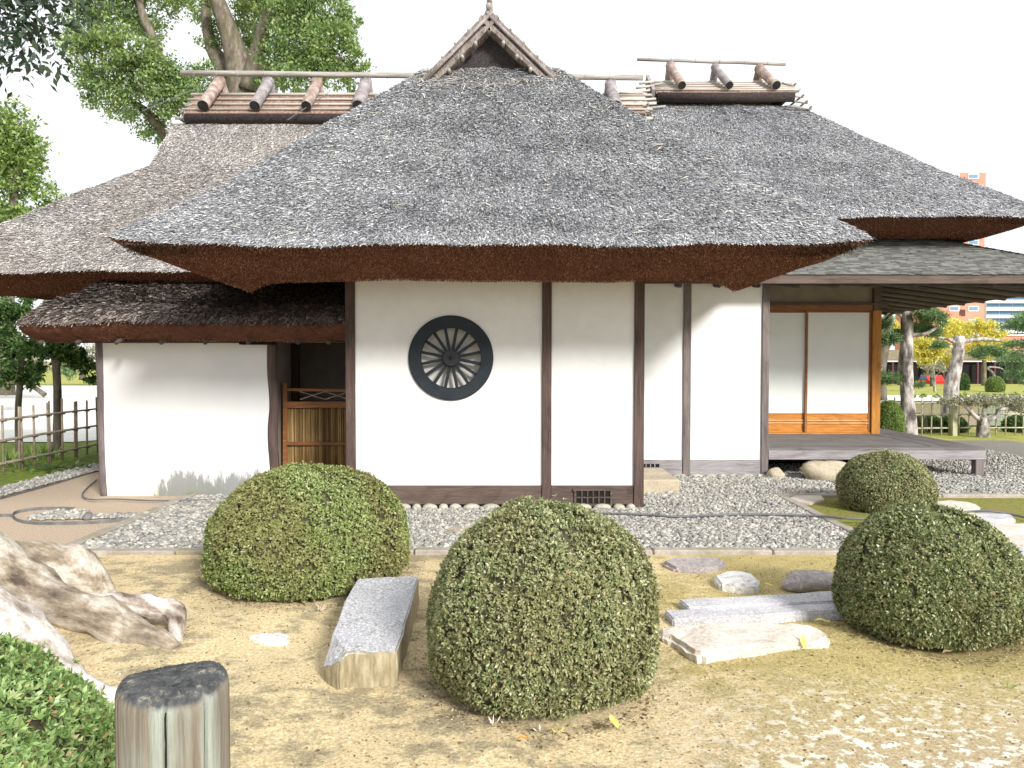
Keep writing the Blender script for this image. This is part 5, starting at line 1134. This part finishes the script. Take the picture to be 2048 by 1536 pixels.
simple_tree('pruned_tree', 'low flat pruned tree with stout trunk and grey-pink leaves before the fence', G(1966, 875), [([(1966, 880, 0), (1966, 850, 0), (1968, 835, 0)], [.13, .11, .10]), ([(1962, 842, 0), (1945, 828, 0), (1930, 812, 0), (1900, 800, 0)], [.05, .04, .035, .02]), ([(1972, 842, 0), (1992, 832, 0), (2002, 818, 0), (2040, 822, 0), (2075, 835, 0)], [.05, .04, .035, .03, .02]), ([(1968, 838, 0), (1970, 815, 0), (1990, 800, 0)], [.05, .035, .02])],
    [(1895, 802, 20, 0, .35), (1930, 798, 24, 0, .3), (1965, 797, 24, 0, .3), (2000, 798, 24, 0, .3), (2040, 800, 26, 0, .35), (1945, 806, 18, 0, .4), (2030, 815, 22, 0, .4), (1985, 806, 18, 0, .4)], 3600, .05, M['leaf_grey'], 'pinebark', 14.9, clump=.22, cl=20)
simple_tree('pine_tree', 'broad soft pine foliage filling the view at the right edge', (PX(2075, 24), 24, 0), [([(2090, 820, 0), (2080, 740, 0), (2060, 680, 0)], [.16, .13, .08])], [(2030, 650, 26, 0, .5), (2045, 690, 28, 0, .5), (2030, 720, 30, 0, .55), (2045, 750, 28, 0, .6), (2070, 640, 40, 0, .5), (2020, 690, 16, 0, .5)], 9000, .12, M['leaf_pine'], 'trunk', 24, wr=.2, clump=.2, cl=50)
GK = 'yellow autumn trees by the street'
for (px, Y0, lb, bl_) in ((1800, 46, 'leftmost yellow autumn tree, glimpsed beside the dark crooked pine', [(1780, 655, 16), (1795, 665, 16), (1765, 665, 16)]),
    (1865, 44, 'yellow autumn tree between the two pine trunks', [(1850, 690, 24), (1872, 700, 22), (1855, 715, 20), (1880, 670, 20), (1895, 655, 20), (1840, 705, 18)]),
    (1905, 48, 'yellow autumn tree behind the pale leaning pine', [(1905, 655, 20), (1925, 660, 18), (1890, 665, 18), (1885, 718, 18)]),
    (1968, 45, 'brightest yellow tree in front of the red tower', [(1950, 655, 20), (1972, 660, 22), (1990, 665, 18), (1965, 695, 24), (1985, 700, 22), (1945, 700, 18), (2010, 690, 16)])):
    simple_tree('ginkgo_tree', lb, (PX(px, Y0), Y0, 0), [([(px, 775, 0), (px, 730, 0), (px+3, 690, 0)], [.16, .12, .07])], bl_, 5200, .17, M['leaf_ginkgo'], 'trunk', Y0, group=GK, clump=.2)
simple_tree('bare_tree', 'bare pale branched young tree on the far lawn', (PX(1900, 36), 36, 0), [([(1870, 785, 0), (1868, 750, 0), (1865, 725, 0)], [.07, .05, .02]), ([(1868, 760, 0), (1850, 740, 0), (1840, 735, 0)], [.03, .02, .01]), ([(1868, 755, 0), (1885, 738, 0), (1892, 728, 0)], [.03, .02, .01]), ([(1990, 785, 0), (1988, 750, 0), (1975, 735, 0), (2005, 738, 0), (2015, 760, 0)], [.06, .05, .04, .03, .02])], [(1860, 738, 18), (1880, 735, 16)], 900, .10, M['leaf_grey'], 'pinebark', 36)
def small_bush(label, px, py, w_px, h_px, m, Y, n=1800, L=.07, group='small clipped shrubs in the far garden'):
    c_ = W(px, py, Y); r_ = w_px/2*Y/F; h_ = h_px*Y/F; clipped_bush('shrub', label, c_.x, Y, r_, max(h_, c_.z+h_/2-.03), m, n, L, 4, px, group=group)
small_bush('bright green round shrub beside the veranda floor behind the corner post', 1778, 835, 56, 66, M['leaf_yellowgreen'], 14.4, 4500, .04, None)
small_bush('round green shrub by the pale pine trunk on the far lawn', 1926, 757, 22, 20, M['leaf_green'], 38)
small_bush('yellow-green dome shrub right of the bare tree on the far lawn', 1990, 765, 32, 24, M['leaf_yellowgreen'], 36)
for (px, w_, lb) in ((1860, 44, 'low shrub at the foot of the fence next to the thick pine'), (1905, 50, 'low shrub at the fence foot between pine and pruned tree'), (2035, 50, 'low shrub at the fence foot at the right edge')):
    small_bush(lb, px, 862, w_, 28, M['leaf_green'], 16, 1600, .05, 'low shrubs behind the pale fence')
small_bush('reddish brown little shrub behind the thick pine trunk', 1838, 850, 26, 36, M['leaf_grey'], 15.8, 1200, .04, None)
# pond-edge hedge behind the house to close the view
HB = tag(empty('hedge', (PX(1990, 30), 30, 0)), 'low mixed hedge along the far pond bank at right', 'hedge')
foliage('crown', blobs_px([(1830+20*i, 792, 10, 0, .5) for i in range(13)], 30), 2500, .07, M['leaf_yellowgreen'], HB)

# ------------------------------------------------------------------ far buildings, car
RB = tag(empty('apartment_tower', (PX(1900, 150), 150, -1.6)), 'tall terracotta red apartment tower behind the yellow trees', 'building')
def bx(par, name, m, px0, px1, py0, py1, Y, dep, z0=None):
    a = W(px0, py1, Y); b2 = W(px1, py0, Y); return MB().box((a.x, Y, z0 if z0 is not None else a.z), (b2.x, Y+dep, b2.z)).build(name, M[m], par)
bx(RB, 'tower_body', 'redwall', 1860, 1972, 345, 760, 150, 14, -1.6)
for i in range(14):
    y = 352+i*22.1 if False else 352+i*26.5
    for (x0, x1) in ((1937, 1958), (1899, 1919)):
        fr = bx(RB, 'window', 'whitewall', x0, x1, y-5, y+5.5, 149.88, .1)
        bx(fr, 'window_pane', 'glass', x0+2, x1-2, y-3, y+3.5, 149.80, .06) if False else None
        a = W(x0+2, y+3.5, 149.8); b2 = W(x1-2, y-3.5, 149.8); MB().box((a.x, 149.8, a.z), ((a.x+b2.x)/2-.06, 149.87, b2.z)).build('window_pane', M['glass'], fr); MB().box(((a.x+b2.x)/2+.06, 149.8, a.z), (b2.x, 149.87, b2.z)).build('window_pane', M['glass'], fr)
    bx(RB, 'balcony_shade_panel', 'darkrec', 1919.5, 1931, y+2, y+15, 149.9, .08)  # flat panel on the wall; balcony shade put into its dark colour
BB = tag(empty('office_block', (PX(2010, 165), 165, -1.6)), 'white and blue banded building to the right of the red tower', 'building')
bx(BB, 'block_body', 'whitewall', 1972.5, 2160, 560, 760, 165, 14, -1.6)
for i in range(8):
    y = 574+i*15
    for k in range(7):
        x0 = 1974+k*26; bx(BB, 'window', 'glass', x0, x0+24.5, y+3, y+11, 164.9, .08)
    bx(BB, 'balcony', 'whitewall', 1973, 2160, y-4, y+2, 163.9, 1.0)
SH = tag(empty('street_arcade', (PX(1900, 90), 90, -1.6)), 'long dark street arcade with white edge and olive roof beyond the lawn', 'building')
bx(SH, 'dark_front', 'darkvoid', 1740, 2200, 724, 775, 90, 3, -1.6)
bx(SH, 'white_fascia', 'whitewall', 1740, 2200, 721, 723.6, 89.5, .45)
o = MB(); a = W(1700, 721, 89.4); b2 = W(2200, 702, 94); o.prism([Vector((a.x, 89.4, a.z+.02)), Vector((b2.x, 89.4, a.z+.02)), Vector((b2.x, 95, b2.z)), Vector((a.x, 95, b2.z))], (0, 0, .15)); o.build('arcade_roof', M['shelterroof'], SH)
for px in range(1750, 2100, 34): bx(SH, 'pillar', 'darkrec', px, px+4, 724, 775, 89.2, .3, -1.6)
LR = tag(empty('red_building', (PX(2030, 120), 120, -1.6)), 'low terracotta building part showing behind the soft pine at the right edge', 'building')
bx(LR, 'wall', 'redwall', 2005, 2120, 672, 760, 120, 8, -1.6); bx(LR, 'roof', 'whitewall', 2003, 2122, 669, 671.6, 119.8, 8.4)
CR = tag(empty('parked_car', (PX(1862, 84), 84, -1.58)), 'small red car parked before the dark street arcade', 'car')
CR.rotation_euler.z = R(80); cx_ = PX(1862, 84)
def prof(pts, y0, y1): return MB().prism([Vector((cx_+a_, y0, -1.58+b_)) for a_, b_ in pts], (0, y1-y0, 0))
prof([(-1.9,.3),(1.9,.3),(1.95,.75),(1.3,.95),(.75,1.42),(-.9,1.45),(-1.5,.98),(-1.95,.85)], 83.2, 84.8).build('car_body', M['red'], CR, bevel=.04)
prof([(1.15,.95),(.68,1.34),(-.82,1.36),(-1.3,.98)], 83.17, 84.83).build('car_window', M['glass'], CR)
for dx in (-1.2, 1.2):
    for y_ in (83.25, 84.6): MB().tube([(cx_+dx, y_-.1, -1.27), (cx_+dx, y_+.12, -1.27)], .31, 16).build('wheel', M['darkvoid'], CR)

# ------------------------------------------------------------------ small things: fallen leaves, grass tufts, flower
def fallen(label, px, py, L, m, ang, tilt=.2):
    p = G(px, py, .012); v = []; nseg = 7; d = Vector((math.cos(ang), math.sin(ang), 0)); s = Vector((-d.y, d.x, 0))
    for i in range(nseg+1):
        t_ = i/nseg; wd = math.sin(math.pi*min(1, t_*.95+.03))**.8*L*.22; z = .01+tilt*L*t_*t_+.01*math.sin(t_*5)
        for e in (-1, 0, 1): v.append(tuple(p+d*(t_-.5)*L+s*wd*e+Vector((0, 0, z+abs(e)*.006))))
    f = [(i*3+k, i*3+k+1, i*3+k+4, i*3+k+3) for i in range(nseg) for k in (0, 1)]
    o = npmesh('fallen_leaf', v, f, m, None, True); tag(o, label, 'leaf', 'fallen leaves on the ground')
fallen('curled yellow leaf on the ground right of the largest bush', 1228, 1456, .07, M['yellowleaf'], 1.9, .5)
fallen('pale yellow leaf lying on the mossy ground behind the pink slab', 1645, 1248, .085, M['yellowleaf'], -.3, .2)
fallen('upright yellow leaf leaning on the front of the pink slab', 1607, 1298, .07, M['yellowleaf'], 1.4, .9)
fallen('orange leaf in the dirt in front of the largest bush', 1045, 1485, .045, M['orangeleaf'], .2, .4)
fallen('greyish dry leaf right of the yellow one in front of the bushes', 1197, 1475, .04, M['litter'], .8, .6)
fallen('small yellowish leaf on the moss near the white flecked stone', 1537, 1175, .07, M['yellowleaf'], -.5, .2)
fallen('dry leaf at the foot of the dark glossy bush', 1895, 1312, .06, M['litter'], .3, .4)
for (px, py, m_, lb, n_) in ((1082, 1458, 'strawpale', 'pale dry grass tuft at the front foot of the largest bush', 14), (1120, 1466, 'yellowleaf', 'small green-yellow sprout beside the dry tuft', 9), (2010, 1375, 'leaf_near', 'tiny green seedling at the lower right', 10), (985, 1448, 'strawpale', 'small dry tuft left of the other two before the largest bush', 8), (640, 1222, 'strawpale', 'dry grass blades under the broad left bush', 12)):
    p = G(px, py); Pn = np.tile(np.array(p), (n_, 1))+rng.normal(0, .008, (n_, 3)); D = unit(np.stack([rng.normal(0, .6, n_), rng.normal(-.3, .4, n_), np.ones(n_)*.8], -1))
    o = npmesh('grass_tuft', *quad_leaves(Pn, D, unit(rng.normal(size=(n_, 3))), rng.uniform(.03, .075, n_), rng.uniform(.004, .008, n_)), M[m_]); tag(o, lb, 'grass')
p = W(1088, 1036, 3.63); n_ = 10; D = unit(rng.normal(size=(n_, 3))+np.array([0, -.3, 1])); o = npmesh('flower', *quad_leaves(np.tile(np.array(p)+np.array([0,0,.02]), (n_, 1)), D, unit(rng.normal(size=(n_, 3))), np.full(n_, .02), np.full(n_, .013)), M['orangeleaf']); tag(o, 'single orange-yellow flower on top of the largest bush', 'flower')
# flat litter flakes
n = 1500; X = rng.uniform(-4.2, 4.2, n); Y = rng.uniform(1.8, 5.7, n); P = np.stack([X, Y, gz(X, Y)+.004], -1)
D = unit(np.stack([rng.normal(size=n), rng.normal(size=n), rng.normal(0, .15, n)], -1)); V2, F2 = quad_leaves(P, D, np.tile(np.array([0, 0, 1.]), (n, 1)), rng.uniform(.006, .022, n), rng.uniform(.004, .011, n))
o = npmesh('leaf_litter', V2, F2, M['litter']); tag(o, 'tiny dry leaf flakes scattered over the foreground soil', 'leaf litter', kind='stuff')

# short moss blades round the stones, and leaf crumbs caught under the bushes
n = 9000; X = rng.uniform(.7, 4.4, n); Y = rng.uniform(3.2, 5.8, n); k_ = (np.sin(X*3.1+Y*2.3)+np.sin(X*7.7-Y*5.1)*.7+rng.normal(0, .5, n)) > .3; X = X[k_]; Y = Y[k_]; n = len(X)
P = np.stack([X, Y, gz(X, Y)-.002], -1); D = unit(np.stack([rng.normal(0, .6, n), rng.normal(0, .6, n), np.ones(n)], -1))
V2, F2 = quad_leaves(P, D, unit(rng.normal(size=(n, 3))), rng.uniform(.008, .02, n), rng.uniform(.003, .006, n))
M['mossblade'] = leafmat('moss_blade', [(0, (.22,.19,.06)), (.6, (.42,.37,.13)), (1, (.62,.55,.28))], .3, .8)
o = npmesh('moss_blades', V2, F2, M['mossblade']); tag(o, 'short dry moss blades between the path stones at right', 'moss', kind='stuff')
PP = []
for (l_, r_, t_, b_) in ((413, 812, 925, 1222), (850, 1316, 998, 1474), (1686, 2030, 1005, 1326)):
    cx_, cy_, rr_ = ctr(l_, r_, t_, b_); a = rng.uniform(0, 2*np.pi, 900); q = rr_*(.88+np.abs(rng.normal(0, .14, 900))); PP.append(np.stack([cx_+np.cos(a)*q, cy_+np.sin(a)*q, np.zeros(900)], -1))
P = np.concatenate(PP); P[:, 2] = gz(P[:, 0], P[:, 1])+.004; n = len(P)
D = unit(np.stack([rng.normal(size=n), rng.normal(size=n), rng.normal(0, .2, n)], -1)); V2, F2 = quad_leaves(P, D, np.tile(np.array([0, 0, 1.]), (n, 1)), rng.uniform(.008, .026, n), rng.uniform(.005, .012, n), .12)
o = npmesh('bush_litter', V2, F2, M['litter']); tag(o, 'dry brown leaves dropped in rings round the clipped bushes', 'leaf litter', kind='stuff')
